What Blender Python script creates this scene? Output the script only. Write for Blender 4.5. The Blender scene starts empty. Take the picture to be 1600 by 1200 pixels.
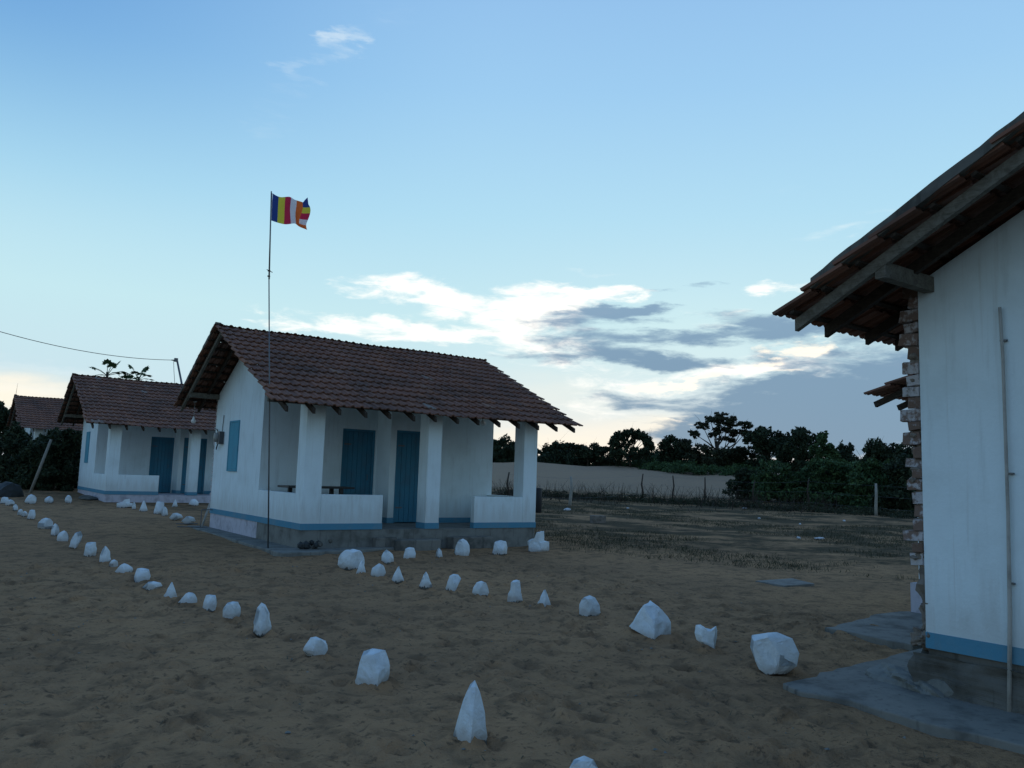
import bpy, bmesh, math, random
import numpy as np
from mathutils import Vector, Matrix, Euler

rnd = random.Random(7)
rng = np.random.default_rng(7)
SC = bpy.context.scene
COL = SC.collection

# ------------------------------------------------------------------ camera
CH = 1.65                                   # eye height
YAW, PITCH, ROLL, FPX = math.radians(35.43), math.radians(6.497), math.radians(1.855), 1277.44
F = Vector((math.sin(YAW)*math.cos(PITCH), math.cos(YAW)*math.cos(PITCH), math.sin(PITCH)))
R0 = Vector((math.cos(YAW), -math.sin(YAW), 0)); U0 = R0.cross(F)
RR = R0*math.cos(ROLL) + U0*math.sin(ROLL); UU = -R0*math.sin(ROLL) + U0*math.cos(ROLL)
cd = bpy.data.cameras.new('camera'); cam = bpy.data.objects.new('camera', cd); COL.objects.link(cam)
cd.sensor_width = 36; cd.lens = FPX/1600*36; cd.clip_start = .05; cd.clip_end = 9000
cam.matrix_world = Matrix(((RR.x, UU.x, -F.x, 0), (RR.y, UU.y, -F.y, 0), (RR.z, UU.z, -F.z, CH), (0, 0, 0, 1)))
SC.camera = cam
def ray(px, py): return F + RR*((px-800)/FPX) - UU*((py-600)/FPX)

# ------------------------------------------------------------------ world: dusk sky with stratus
SUN_AZ, SUN_EL = math.radians(47), math.radians(3)     # azimuth from +y towards +x
world = bpy.data.worlds.new('World'); SC.world = world; world.use_nodes = True
wt = world.node_tree; wt.nodes.clear()
def N(t, tree=None, **kw):
    n = (tree or wt).nodes.new(t)
    for k, v in kw.items(): setattr(n, k, v)
    return n
def lk(a, b, tree=None): (tree or wt).links.new(a, b)
def M_(op, a, b=None, c=None, tree=None, clamp=False):
    tree = tree or wt
    n = tree.nodes.new('ShaderNodeMath'); n.operation = op; n.use_clamp = clamp
    for i, v in enumerate((a, b, c)):
        if v is None: continue
        if isinstance(v, (int, float)): n.inputs[i].default_value = v
        else: tree.links.new(v, n.inputs[i])
    return n.outputs[0]
def ramp(fac, stops, tree=None, interp='LINEAR'):
    tree = tree or wt
    n = tree.nodes.new('ShaderNodeValToRGB'); n.color_ramp.interpolation = interp
    el = n.color_ramp.elements
    while len(el) > 1: el.remove(el[-1])
    el[0].position = stops[0][0]; el[0].color = (*stops[0][1], 1)
    for p, c in stops[1:]:
        e = el.new(p); e.color = (*c, 1)
    tree.links.new(fac, n.inputs[0]); return n.outputs[0]
def mixc(fac, a, b, tree=None, mode='MIX'):
    tree = tree or wt
    n = tree.nodes.new('ShaderNodeMix'); n.data_type = 'RGBA'; n.blend_type = mode
    for s, v in ((n.inputs[0], fac), (n.inputs[6], a), (n.inputs[7], b)):
        if isinstance(v, (int, float)): s.default_value = v
        elif isinstance(v, tuple): s.default_value = (*v, 1) if len(v) == 3 else v
        else: tree.links.new(v, s)
    return n.outputs[2]
def maprange(v, a, b, c=0., d=1., tree=None, kind='SMOOTHSTEP'):
    tree = tree or wt
    n = tree.nodes.new('ShaderNodeMapRange'); n.interpolation_type = kind
    tree.links.new(v, n.inputs[0])
    for i, x in enumerate((a, b, c, d)): n.inputs[i+1].default_value = x
    return n.outputs[0]

tc = N('ShaderNodeTexCoord')
mp0 = N('ShaderNodeMapping', vector_type='POINT'); mp0.inputs['Rotation'].default_value = (0, 0, YAW)
lk(tc.outputs['Generated'], mp0.inputs[0])
sx = N('ShaderNodeSeparateXYZ'); lk(mp0.outputs[0], sx.inputs[0])
az = M_('ARCTAN2', sx.outputs[0], sx.outputs[1]); el = M_('ARCSINE', sx.outputs[2])
cv = N('ShaderNodeCombineXYZ'); lk(az, cv.inputs[0]); lk(el, cv.inputs[1])
def noise(vec, scale, detail, rough=.55, tree=None, dist=0):
    tree = tree or wt
    n = tree.nodes.new('ShaderNodeTexNoise'); n.inputs['Scale'].default_value = scale
    n.inputs['Detail'].default_value = detail; n.inputs['Roughness'].default_value = rough
    n.inputs['Distortion'].default_value = dist
    if vec is not None: tree.links.new(vec, n.inputs['Vector'])
    return n
def mapping(vec, scale, loc=(0, 0, 0), rot=(0, 0, 0), tree=None):
    tree = tree or wt
    m = tree.nodes.new('ShaderNodeMapping'); m.inputs['Scale'].default_value = scale
    m.inputs['Location'].default_value = loc; m.inputs['Rotation'].default_value = rot
    tree.links.new(vec, m.inputs[0]); return m.outputs[0]
stre = mapping(cv.outputs[0], (1, 3.4, 1), (1.7, .3, 0), (0, 0, .05))
wn = noise(stre, 9, 6, .6)
wv = N('ShaderNodeVectorMath', operation='SUBTRACT'); lk(wn.outputs['Color'], wv.inputs[0]); wv.inputs[1].default_value = (.5, .5, .5)
ws = N('ShaderNodeVectorMath', operation='MULTIPLY'); lk(wv.outputs[0], ws.inputs[0]); ws.inputs[1].default_value = (.20, .050, 0)
wa = N('ShaderNodeVectorMath', operation='ADD'); lk(cv.outputs[0], wa.inputs[0]); lk(ws.outputs[0], wa.inputs[1])
wvec = wa.outputs[0]
fb1 = noise(stre, 17, 10, .64, dist=.5).outputs[0]
fb2 = noise(mapping(cv.outputs[0], (1, 4.5, 1), (5.1, 2.3, 0)), 15, 10, .62, dist=.35).outputs[0]
def px_ae(px, py):
    d = ray(px, py).normalized()
    return math.atan2(d.dot(R0), d.dot(Vector((math.sin(YAW), math.cos(YAW), 0)))), math.asin(d.z)
def blobs(lst):
    acc = None
    for (cx, cy, rx, ry, w, *rest) in lst:
        a0, e0 = px_ae(cx, cy)
        rot = math.radians(rest[0]) if rest else 0
        m = N('ShaderNodeMapping', vector_type='TEXTURE')
        m.inputs['Location'].default_value = (a0, e0, 0); m.inputs['Rotation'].default_value = (0, 0, rot)
        m.inputs['Scale'].default_value = (rx/FPX, ry/FPX, 1)
        lk(wvec, m.inputs[0])
        ln = N('ShaderNodeVectorMath', operation='LENGTH'); lk(m.outputs[0], ln.inputs[0])
        v = maprange(ln.outputs['Value'], 0, 1.25, w, 0)
        acc = v if acc is None else M_('ADD', acc, v)
    return acc
def dens(lst, fb, amp, lo, hi):
    s = blobs(lst)
    t = M_('MULTIPLY_ADD', M_('SUBTRACT', fb, .5), amp, s)
    gate = maprange(s, 0.02, .35)
    return M_('MULTIPLY', maprange(t, lo, hi), gate)

# nishita contributes hue, the elevation ramp the dusk brightness profile
sky = N('ShaderNodeTexSky', sky_type='NISHITA'); sky.sun_disc = False
sky.sun_elevation = SUN_EL; sky.sun_rotation = SUN_AZ; sky.altitude = 0; sky.air_density = 1; sky.dust_density = .6
eln = M_('DIVIDE', el, math.pi/2, clamp=True)
base = ramp(eln, [(0, (.60, .67, .73)), (.055, (.54, .71, .79)), (.12, (.515, .75, .815)), (.2, (.395, .665, .83)),
                  (.29, (.30, .55, .81)), (.37, (.25, .47, .765)), (.55, (.20, .375, .67)), (1, (.15, .29, .56))])
nsk = N('ShaderNodeVectorMath', operation='SCALE'); lk(sky.outputs[0], nsk.inputs[0]); nsk.inputs['Scale'].default_value = .12
skyc = mixc(.06, base, nsk.outputs[0])
# dimmer away from the sunset
dv = N('ShaderNodeVectorMath', operation='DOT_PRODUCT'); lk(tc.outputs['Generated'], dv.inputs[0])
A2 = math.radians(12); dv.inputs[1].default_value = (math.sin(A2), math.cos(A2), 0)
fall = maprange(dv.outputs['Value'], -.9, .45, .74, 1.0)
fallv = N('ShaderNodeCombineXYZ')
lk(fall, fallv.inputs[0]); lk(fall, fallv.inputs[1]); lk(M_('POWER', fall, .8), fallv.inputs[2])
# left top corner a little darker blue than the right
lrh = maprange(az, -.68, .0, .55, 1.03)
lr = M_('ADD', M_('MULTIPLY', M_('SUBTRACT', lrh, 1.0), maprange(el, .22, .52)), 1.0)
skyc = mixc(1., skyc, fallv.outputs[0], mode='MULTIPLY')
lrv = N('ShaderNodeCombineXYZ'); lk(M_('POWER', lr, 1.15), lrv.inputs[0]); lk(M_('POWER', lr, .72), lrv.inputs[1]); lk(M_('POWER', lr, .34), lrv.inputs[2])
skyc = mixc(1., skyc, lrv.outputs[0], mode='MULTIPLY')
# warm horizon glow (thin veil)
glow = blobs([(900, 695, 300, 46, .7), (1060, 665, 110, 26, .5), (20, 618, 260, 30, .5, -3), (-150, 600, 300, 40, .45), (820, 620, 190, 55, .28)])
skyc = mixc(M_('MINIMUM', glow, .85), skyc, (.97, .87, .70))
# thin cirrus
cir = dens([(528, 62, 42, 16, .8, 25), (480, 105, 70, 24, .42, 35), (430, 190, 60, 50, .24, 45), (600, 20, 70, 30, .2), (1330, 362, 70, 9, .62, 3),
            (1390, 332, 60, 10, .35, 5), (945, 427, 62, 6, .55), (1240, 300, 70, 12, .2), (60, 575, 150, 14, .42, -2), (40, 612, 110, 16, .5), (500, 490, 40, 7, .5)], fb2, 1.4, .05, 1.4)
skyc = mixc(M_('MULTIPLY', cir, .58), skyc, (.82, .88, .88))
# main white bank
wh = dens([(630, 452, 105, 26, 1.1, 2), (705, 470, 80, 24, .8), (570, 508, 170, 20, 1.05, -3), (440, 505, 80, 12, .8), (560, 492, 60, 14, .5), (850, 475, 150, 32, 1.15, 2),
           (950, 458, 90, 12, .9), (780, 510, 150, 34, .95), (860, 550, 130, 36, .8), (960, 600, 110, 34, .6), (905, 640, 150, 30, .45), (680, 528, 110, 14, .6, 6),
           (1192, 450, 48, 14, .95), (1260, 447, 60, 10, .5), (1130, 500, 110, 12, .4), (1290, 560, 160, 30, .55), (1120, 590, 150, 24, .7, 12), (1200, 580, 120, 18, .6)], fb1, 2.6, .2, 1.45)
skyc = mixc(M_('MULTIPLY', wh, .97), skyc, (1.15, 1.08, .99))
# grey-blue stratus
gr = dens([(925, 492, 150, 20, 1.4, 2), (1010, 483, 90, 11, 1.1), (900, 528, 140, 22, 1.0, -4), (960, 558, 150, 18, 1.2, -4), (1080, 570, 130, 15, 1.0), (840, 560, 90, 12, .7), (1040, 525, 100, 16, .9), (1180, 515, 170, 20, 1.15, 3), (1330, 520, 150, 26, 1.1),
           (1130, 495, 90, 8, .5), (1240, 560, 90, 22, .8), (1380, 580, 130, 45, 1.0), (1300, 640, 240, 56, 1.7), (1170, 650, 190, 26, 1.3, 2), (1180, 690, 160, 24, 1.0), (1000, 630, 130, 14, .85), (960, 618, 60, 6, .3),
           (1250, 690, 260, 36, 1.1), (1450, 640, 200, 100, 1.1), (1105, 442, 36, 6, .6), (990, 455, 80, 4, .35), (1000, 665, 90, 4, .35), (640, 500, 60, 6, .35), (760, 520, 60, 8, .3), (790, 452, 60, 5, .25), (1230, 605, 110, 16, .6)], fb2, 2.5, .15, 1.30)
grc = ramp(eln, [(0, (.17, .27, .37)), (.09, (.165, .275, .40)), (.2, (.25, .38, .53))])
skyc = mixc(M_('MULTIPLY', gr, .92), skyc, grc)
# bright rims where the low sun breaks through
hi = dens([(1090, 602, 92, 11, 1.1, 12), (1180, 572, 50, 6, .9, 8), (1250, 546, 46, 13, 1.0), (1225, 585, 60, 5, .7), (1045, 658, 44, 7, 1.0), (880, 468, 120, 12, .45), (1210, 560, 30, 4, .8), (1340, 512, 60, 5, .3)], fb1, 2.2, .25, 1.2)
skyc = mixc(M_('MULTIPLY', hi, .95), skyc, (1.15, 1.02, .84))
# below the horizon: dim ground tone
below = maprange(el, -.03, 0.0)
skyc = mixc(below, (.10, .10, .09), skyc)
bg = N('ShaderNodeBackground'); bg.inputs['Strength'].default_value = .1
sc10 = N('ShaderNodeVectorMath', operation='SCALE'); lk(skyc, sc10.inputs[0]); sc10.inputs['Scale'].default_value = 11.3
lk(sc10.outputs[0], bg.inputs[0])
wo = N('ShaderNodeOutputWorld'); lk(bg.outputs[0], wo.inputs[0])

sd = bpy.data.lights.new('sun', 'SUN'); sd.energy = .12; sd.angle = math.radians(12); sd.color = (1, .86, .7)
so = bpy.data.objects.new('sun', sd); COL.objects.link(so)
sdir = Vector((math.sin(SUN_AZ)*math.cos(SUN_EL), math.cos(SUN_AZ)*math.cos(SUN_EL), math.sin(SUN_EL)))
so.rotation_euler = sdir.to_track_quat('Z', 'Y').to_euler(); so.location = (0, 0, 40)
SC.view_settings.view_transform = 'Standard'; SC.view_settings.look = 'None'
SC.view_settings.exposure = 0; SC.view_settings.gamma = 1; SC.view_settings.use_curve_mapping = False

# ------------------------------------------------------------------ numpy noise and the terrain function
def _h(ix, iy, s):
    h = (ix.astype(np.int64)*374761393 + iy.astype(np.int64)*668265263 + s*1442695041) & 0xffffffff
    h = ((h ^ (h >> 13))*1274126177) & 0xffffffff
    return ((h ^ (h >> 16)) & 0xffff)/65535.0
def vnoise(x, y, s=0):
    x = np.asarray(x, float); y = np.asarray(y, float)
    ix = np.floor(x); iy = np.floor(y); fx = x-ix; fy = y-iy
    u = fx*fx*(3-2*fx); v = fy*fy*(3-2*fy)
    a = _h(ix, iy, s); b = _h(ix+1, iy, s); c = _h(ix, iy+1, s); d = _h(ix+1, iy+1, s)
    return (a*(1-u)+b*u)*(1-v) + (c*(1-u)+d*u)*v - .5
def fbm(x, y, o=4, s=0):
    r = 0; a = 1.
    for i in range(o):
        r = r + a*vnoise(x*2**i+i*17.3, y*2**i-i*9.1, s+i); a *= .5
    return r
def sstep(a, b, x):
    t = np.clip((x-a)/(b-a), 0, 1); return t*t*(3-2*t)
def ground(x, y):
    x = np.asarray(x, float); y = np.asarray(y, float)
    base = np.interp(y, [-20, 3, 8, 15, 22, 28, 33, 42, 54, 90], [-.06, -.04, .0, .03, .07, .17, .30, .50, .74, .9])
    base = base - .015*sstep(5.0, 6.5, x)*sstep(7, 4, y)
    east = sstep(12, 60, x)
    base = base*(1-east*.4) + east*.25
    dx, dy = x-62, y-66
    al = (dx*.79 - dy*.61 - 3)/30.; ac = (dx*.61 + dy*.79)/17.
    dune = 2.75*np.exp(-np.abs(al)**2.4)*np.exp(-np.abs(ac)**2.2)
    base = base + dune*(1+.38*fbm(x/9, y/9, 4, 5)) + .10*fbm(x/6., y/6., 2, 9)*sstep(9, 25, x)
    return base
def G(x, y): return float(ground(x, y))
def on_ground(px, py):
    r = ray(px, py); z = .03
    for _ in range(25):
        t = (z-CH)/r.z; z = .5*z + .5*G(r.x*t, r.y*t)
    return Vector((r.x*t, r.y*t, z))
def at_dist(px, py, t):
    r = ray(px, py); return Vector((r.x*t, r.y*t, CH+r.z*t))

# ------------------------------------------------------------------ materials
def newmat(name, rough=.85, spec=.25):
    m = bpy.data.materials.new(name); m.use_nodes = True; t = m.node_tree
    b = t.nodes['Principled BSDF']; b.inputs['Roughness'].default_value = rough
    b.inputs['Specular IOR Level'].default_value = spec
    return m, t, b
def bump(t, b, h, strength, dist):
    n = t.nodes.new('ShaderNodeBump'); n.inputs['Strength'].default_value = strength; n.inputs['Distance'].default_value = dist
    t.links.new(h, n.inputs['Height']); t.links.new(n.outputs[0], b.inputs['Normal'])
def geo(t): return t.nodes.new('ShaderNodeNewGeometry').outputs['Position']
def objc(t): return t.nodes.new('ShaderNodeTexCoord').outputs['Object']

def mat_plaster(name, col, dirt=(.42, .43, .40), amt=.35, sc=1.0, lowdirt=0.):
    m, t, b = newmat(name, .9, .15)
    p = geo(t)
    n1 = noise(p, 1.3*sc, 6, .6, t).outputs[0]
    n2 = noise(mapping(p, (5, 5, .7), tree=t), 1.6*sc, 5, .6, t).outputs[0]
    f = M_('MULTIPLY', maprange(n1, .42, .75, tree=t), amt, tree=t)
    c = mixc(f, col, dirt, t)
    f2 = M_('MULTIPLY', maprange(n2, .52, .78, tree=t), amt*.8, tree=t)
    c = mixc(f2, c, tuple(x*.8 for x in dirt), t)
    if lowdirt:
        z = t.nodes.new('ShaderNodeSeparateXYZ'); t.links.new(objc(t), z.inputs[0])
        sp = M_('MULTIPLY', maprange(M_('MULTIPLY_ADD', M_('SUBTRACT', n2, .5, tree=t), 1.4, z.outputs[2], tree=t), .75, .10, tree=t), lowdirt, tree=t)
        c = mixc(sp, c, (.36, .34, .30), t)
        st = noise(mapping(p, (9, 9, .35), tree=t), 1.5, 5, .65, t).outputs[0]
        c = mixc(M_('MULTIPLY', maprange(st, .55, .75, tree=t), lowdirt*.9, tree=t), c, (.42, .43, .41), t)
    t.links.new(c, b.inputs['Base Color'])
    h = noise(p, 26, 6, .6, t).outputs[0]
    h2 = M_('MULTIPLY_ADD', n1, 2.5, h, tree=t)
    bump(t, b, h2, .35, .012)
    return m
WHITE = mat_plaster('white_plaster', (.71, .82, .86), (.53, .61, .62), .45, lowdirt=.38)
WHITE_BASE = mat_plaster('whitewashed_base', (.50, .49, .55), (.24, .23, .26), .75, 3)
BLUE = mat_plaster('blue_band_paint', (.085, .25, .36), (.16, .27, .33), .7, 2)
BLUE_DOOR = mat_plaster('blue_door_paint', (.06, .21, .31), (.08, .15, .20), .6, 2)
BLUE_SHUT = mat_plaster('blue_shutter_paint', (.10, .33, .44), (.12, .26, .34), .5, 2)
CONC = mat_plaster('grey_concrete', (.20, .205, .19), (.085, .085, .075), .85, 2.2)
CONC_DARK = mat_plaster('stained_plinth_concrete', (.13, .125, .11), (.045, .042, .036), .9, 1.7)
SLAB = mat_plaster('cement_slab', (.205, .20, .18), (.075, .075, .070), .95, 1.9)
PIPE = mat_plaster('weathered_pvc', (.42, .41, .38), (.2, .19, .17), .7, 4)

def mat_wood(name, c1, c2):
    m, t, b = newmat(name, .85, .15)
    p = objc(t)
    g = noise(mapping(p, (3, 3, 3), tree=t), 4, 6, .65, t, 1.2).outputs[0]
    w = noise(mapping(p, (40, 3, 40), tree=t), 2, 4, .6, t).outputs[0]
    f = maprange(M_('MULTIPLY_ADD', w, .6, g, tree=t), .5, 1.05, tree=t)
    t.links.new(mixc(f, c1, c2, t), b.inputs['Base Color']); bump(t, b, w, .5, .01)
    return m
WOOD = mat_wood('weathered_rafter_wood', (.085, .075, .06), (.18, .17, .145))
WOOD_DARK = mat_wood('dark_batten_wood', (.028, .022, .018), (.06, .048, .038))  # near-black tone also paints the silhouette shade of the rafter tips
WOOD_GREY = mat_wood('grey_driftwood', (.20, .19, .165), (.34, .32, .28))
BARK = mat_wood('bark', (.03, .026, .02), (.07, .06, .045))

def mat_tile(name, stuff):
    m, t, b = newmat(name, .8, .2)
    if stuff:
        a = t.nodes.new('ShaderNodeAttribute'); a.attribute_name = 'tint'; r = a.outputs['Fac']
    else:
        r = t.nodes.new('ShaderNodeObjectInfo').outputs['Random']
    c = ramp(r, [(0, (.17, .085, .060)), (.35, (.20, .097, .067)), (.7, (.235, .113, .076)), (.92, (.18, .10, .076)), (.97, (.26, .12, .072)), (.99, (.26, .12, .072)), (1, (.22, .20, .18))], t)
    p = geo(t)
    n = noise(p, 1.1, 5, .6, t).outputs[0]; n2 = noise(p, 9, 5, .65, t).outputs[0]
    c = mixc(M_('MULTIPLY', maprange(n, .42, .68, tree=t), .55, tree=t), c, (.075, .055, .046), t)
    c = mixc(M_('MULTIPLY', maprange(n2, .55, .8, tree=t), .6, tree=t), c, (.13, .115, .09), t)
    t.links.new(c, b.inputs['Base Color']); bump(t, b, n2, .4, .01)
    return m
TILE = mat_tile('clay_tile', False); TILE_S = mat_tile('clay_tile_joined', True)

def mat_rock():
    m, t, b = newmat('whitewashed_stone', .9, .15)
    p = objc(t); q = geo(t)
    n = noise(q, 7, 6, .65, t).outputs[0]; n2 = noise(q, 34, 4, .7, t).outputs[0]
    c = mixc(M_('MULTIPLY', maprange(n, .44, .68, tree=t), .5, tree=t), (.66, .73, .77), (.42, .46, .47), t)
    c = mixc(M_('MULTIPLY', maprange(n2, .60, .78, tree=t), .55, tree=t), c, (.22, .21, .19), t)
    z = t.nodes.new('ShaderNodeSeparateXYZ'); t.links.new(p, z.inputs[0])
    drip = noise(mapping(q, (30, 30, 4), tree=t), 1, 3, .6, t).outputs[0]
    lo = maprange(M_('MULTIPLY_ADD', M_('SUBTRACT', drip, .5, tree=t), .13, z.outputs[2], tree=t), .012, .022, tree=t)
    mud = M_('MULTIPLY', maprange(M_('MULTIPLY_ADD', M_('SUBTRACT', n, .5, tree=t), .25, z.outputs[2], tree=t), .13, .02, tree=t), .55, tree=t)
    c = mixc(mud, c, (.30, .25, .20), t)
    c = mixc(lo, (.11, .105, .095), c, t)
    t.links.new(c, b.inputs['Base Color'])
    bump(t, b, M_('MULTIPLY_ADD', n, 1.5, n2, tree=t), .7, .02)
    return m
ROCK = mat_rock()

def mat_brick(name, white):
    m, t, b = newmat(name, .95, .1)
    p = geo(t); r = t.nodes.new('ShaderNodeObjectInfo').outputs['Random']
    n = noise(p, 11, 6, .7, t).outputs[0]
    raw = ramp(r, [(0, (.17, .115, .09)), (.5, (.21, .15, .125)), (1, (.16, .14, .125))], t)
    f = maprange(M_('ADD', n, M_('MULTIPLY', M_('SUBTRACT', r, .5, tree=t), .22, tree=t), tree=t), .52-white, .66-white, tree=t)
    t.links.new(mixc(f, raw, (.46, .44, .45), t), b.inputs['Base Color']); bump(t, b, n, .8, .02)
    return m
BRICK = mat_brick('brick_half_whitewashed', .07)
MORTAR = mat_plaster('crumbling_mortar', (.22, .19, .16), (.08, .07, .06), .8, 6)

def plain(name, col, rough=.7, metal=0.):
    m, t, b = newmat(name, rough, .3)
    p = geo(t); n = noise(p, 12, 5, .6, t).outputs[0]
    t.links.new(mixc(M_('MULTIPLY', n, .6, tree=t), col, tuple(c*.55 for c in col), t), b.inputs['Base Color'])
    b.inputs['Metallic'].default_value = metal
    return m
STEEL = plain('dull_steel', (.16, .17, .18), .5, .6); BLACK = plain('black_rubber', (.02, .02, .022), .6)
GREYBOX = plain('grey_meter_case', (.30, .31, .30), .6); DARKBOX = plain('dark_meter_case', (.09, .095, .10), .5)
GLASSW = plain('white_bulb_glass', (.8, .8, .78), .2); PALE = plain('pale_litter', (.55, .56, .58), .7)
DARKBAG = plain('dark_tarpaulin', (.035, .042, .045), .6); TABLE = plain('dark_table_wood', (.045, .045, .045), .5)

def mat_leaf(name, c1, c2, c3):
    m, t, b = newmat(name, .75, .15)
    a = t.nodes.new('ShaderNodeAttribute'); a.attribute_name = 'tint'
    c = ramp(a.outputs['Fac'], [(0, c1), (.55, c2), (1, c3)], t)
    n = noise(geo(t), .7, 4, .6, t).outputs[0]
    c = mixc(M_('MULTIPLY', maprange(n, .4, .7, tree=t), .5, tree=t), c, tuple(x*.6 for x in c1), t)
    t.links.new(c, b.inputs['Base Color'])
    return m
LEAF_D = mat_leaf('dark_leaves', (.020, .034, .020), (.038, .056, .031), (.058, .080, .040))
LEAF_G = mat_leaf('green_leaves', (.030, .060, .026), (.058, .105, .042), (.085, .145, .055))
LEAF_O = mat_leaf('olive_leaves', (.026, .034, .020), (.042, .05, .027), (.06, .066, .036))
GRASS = mat_leaf('dry_grass', (.04, .042, .025), (.075, .072, .042), (.13, .115, .07))

def mat_ground():
    m, t, b = newmat('beach_sand', .97, .05)
    p = geo(t)
    n1 = noise(p, .35, 6, .6, t).outputs[0]; n2 = noise(mapping(p, (1, 1, 1), tree=t), 3.2, 6, .62, t).outputs[0]
    n3 = noise(p, 14, 5, .7, t).outputs[0]; n4 = noise(p, 70, 3, .7, t).outputs[0]
    c = mixc(maprange(n1, .35, .68, tree=t), (.37, .222, .120), (.285, .176, .100), t)
    c = mixc(M_('MULTIPLY', maprange(n2, .46, .66, tree=t), .62, tree=t), c, (.130, .086, .054), t)  # broad dark mottles: stain patches, with dimple shade painted in
    c = mixc(M_('MULTIPLY', maprange(n3, .53, .66, tree=t), .68, tree=t), c, (.075, .055, .040), t)  # finer dark mottles paint footprint shadow contrast into the sand colour
    c = mixc(M_('MULTIPLY', maprange(n4, .6, .8, tree=t), .4, tree=t), c, (.20, .165, .125), t)
    # trampled grassy patches in the field on the far side, and sparse green film on the near left
    s = t.nodes.new('ShaderNodeSeparateXYZ'); t.links.new(p, s.inputs[0])
    d = M_('ADD', M_('MULTIPLY', s.outputs[0], .79, tree=t), M_('MULTIPLY', s.outputs[1], .35, tree=t), tree=t)
    field = maprange(M_('MULTIPLY_ADD', M_('SUBTRACT', n2, .5, tree=t), 9., d, tree=t), 13, 20, tree=t)
    far = M_('SUBTRACT', 1, maprange(M_('ADD', M_('MULTIPLY', s.outputs[0], .61, tree=t), M_('MULTIPLY', s.outputs[1], .79, tree=t), tree=t), 62, 74, tree=t), tree=t)
    g1 = noise(mapping(p, (1, 1, 1), (3, 8, 0), tree=t), .42, 7, .66, t).outputs[0]
    fp = M_('MULTIPLY', M_('MULTIPLY', field, far, tree=t), maprange(g1, .40, .56, tree=t), tree=t)
    c = mixc(M_('MULTIPLY', fp, .85, tree=t), c, (.036, .038, .026), t)
    lf = M_('MULTIPLY', maprange(s.outputs[0], 2.2, -3, tree=t), maprange(g1, .42, .6, tree=t), tree=t)
    c = mixc(M_('MULTIPLY', lf, .55, tree=t), c, (.045, .056, .040), t)
    dun = maprange(M_('ADD', M_('MULTIPLY', s.outputs[0], .61, tree=t), M_('MULTIPLY', s.outputs[1], .79, tree=t), tree=t), 58, 66, tree=t)
    c = mixc(M_('MULTIPLY', dun, .8, tree=t), c, (.34, .25, .175), t)
    t.links.new(c, b.inputs['Base Color'])
    hh = M_('MULTIPLY_ADD', n2, 2.2, n3, tree=t)
    bump(t, b, hh, .9, .05)
    return m
SAND = mat_ground()

# ------------------------------------------------------------------ mesh helpers
class MB:
    def __init__(s): s.v = []; s.f = []; s.mi = []
    def add(s, vs, fs, mi=0):
        o = len(s.v); s.v += [tuple(v) for v in vs]; s.f += [tuple(i+o for i in f) for f in fs]; s.mi += [mi]*len(fs)
    def box(s, x0, x1, y0, y1, z0, z1, mi=0):
        s.add([(x0,y0,z0),(x1,y0,z0),(x1,y1,z0),(x0,y1,z0),(x0,y0,z1),(x1,y0,z1),(x1,y1,z1),(x0,y1,z1)],
              [(0,3,2,1),(4,5,6,7),(0,1,5,4),(1,2,6,5),(2,3,7,6),(3,0,4,7)], mi)
    def prism(s, poly, axis, a, b, mi=0):          # polygon extruded along an axis ('x': poly=(y,z); 'z': poly=(x,y))
        n = len(poly)
        if axis == 'x': vs = [(a, p[0], p[1]) for p in poly] + [(b, p[0], p[1]) for p in poly]
        elif axis == 'y': vs = [(p[0], a, p[1]) for p in poly] + [(p[0], b, p[1]) for p in poly]
        else: vs = [(p[0], p[1], a) for p in poly] + [(p[0], p[1], b) for p in poly]
        s.add(vs, [tuple(range(n))[::-1], tuple(range(n, 2*n))] + [(i, (i+1) % n, n+(i+1) % n, n+i) for i in range(n)], mi)
    def bar(s, p, q, w, h, up=(0, 0, 1), mi=0):     # rectangular bar; w across, h along up
        p, q = Vector(p), Vector(q); d = (q-p).normalized(); upv = Vector(up)
        sd_ = d.cross(upv).normalized()*w/2; uv = sd_.cross(d).normalized()*h/2
        c = [-sd_-uv, sd_-uv, sd_+uv, -sd_+uv]
        s.add([p+k for k in c]+[q+k for k in c], [(0,3,2,1),(4,5,6,7),(0,1,5,4),(1,2,6,5),(2,3,7,6),(3,0,4,7)], mi)
    def tube(s, pts, rad, n=8, mi=0):
        pts = [Vector(p) for p in pts]; k = len(pts); rad = rad if isinstance(rad, (list, tuple)) else [rad]*k
        vs = []
        for i, p in enumerate(pts):
            d = (pts[min(i+1, k-1)]-pts[max(i-1, 0)]).normalized()
            a = Vector((1, 0, 0)) if abs(d.x) < .8 else Vector((0, 1, 0))
            u = d.cross(a).normalized(); w = d.cross(u)
            vs += [p+(u*math.cos(2*math.pi*j/n)+w*math.sin(2*math.pi*j/n))*rad[i] for j in range(n)]
        fs = [(i*n+j, i*n+(j+1) % n, (i+1)*n+(j+1) % n, (i+1)*n+j) for i in range(k-1) for j in range(n)]
        fs += [tuple(range(n))[::-1], tuple(range((k-1)*n, k*n))]
        s.add(vs, fs, mi)
    def mesh(s, name, mats, smooth=False):
        me = bpy.data.meshes.new(name); me.from_pydata(s.v, [], s.f)
        for m in (mats if isinstance(mats, (list, tuple)) else [mats]): me.materials.append(m)
        if any(s.mi): me.polygons.foreach_set('material_index', s.mi)
        bm = bmesh.new(); bm.from_mesh(me); bmesh.ops.recalc_face_normals(bm, faces=bm.faces); bm.to_mesh(me); bm.free()
        if smooth: me.polygons.foreach_set('use_smooth', [True]*len(me.polygons))
        return me
def link(name, me, parent=None, loc=None):
    o = bpy.data.objects.new(name, me); COL.objects.link(o)
    if parent: o.parent = parent
    if loc is not None: o.location = loc
    return o
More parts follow.
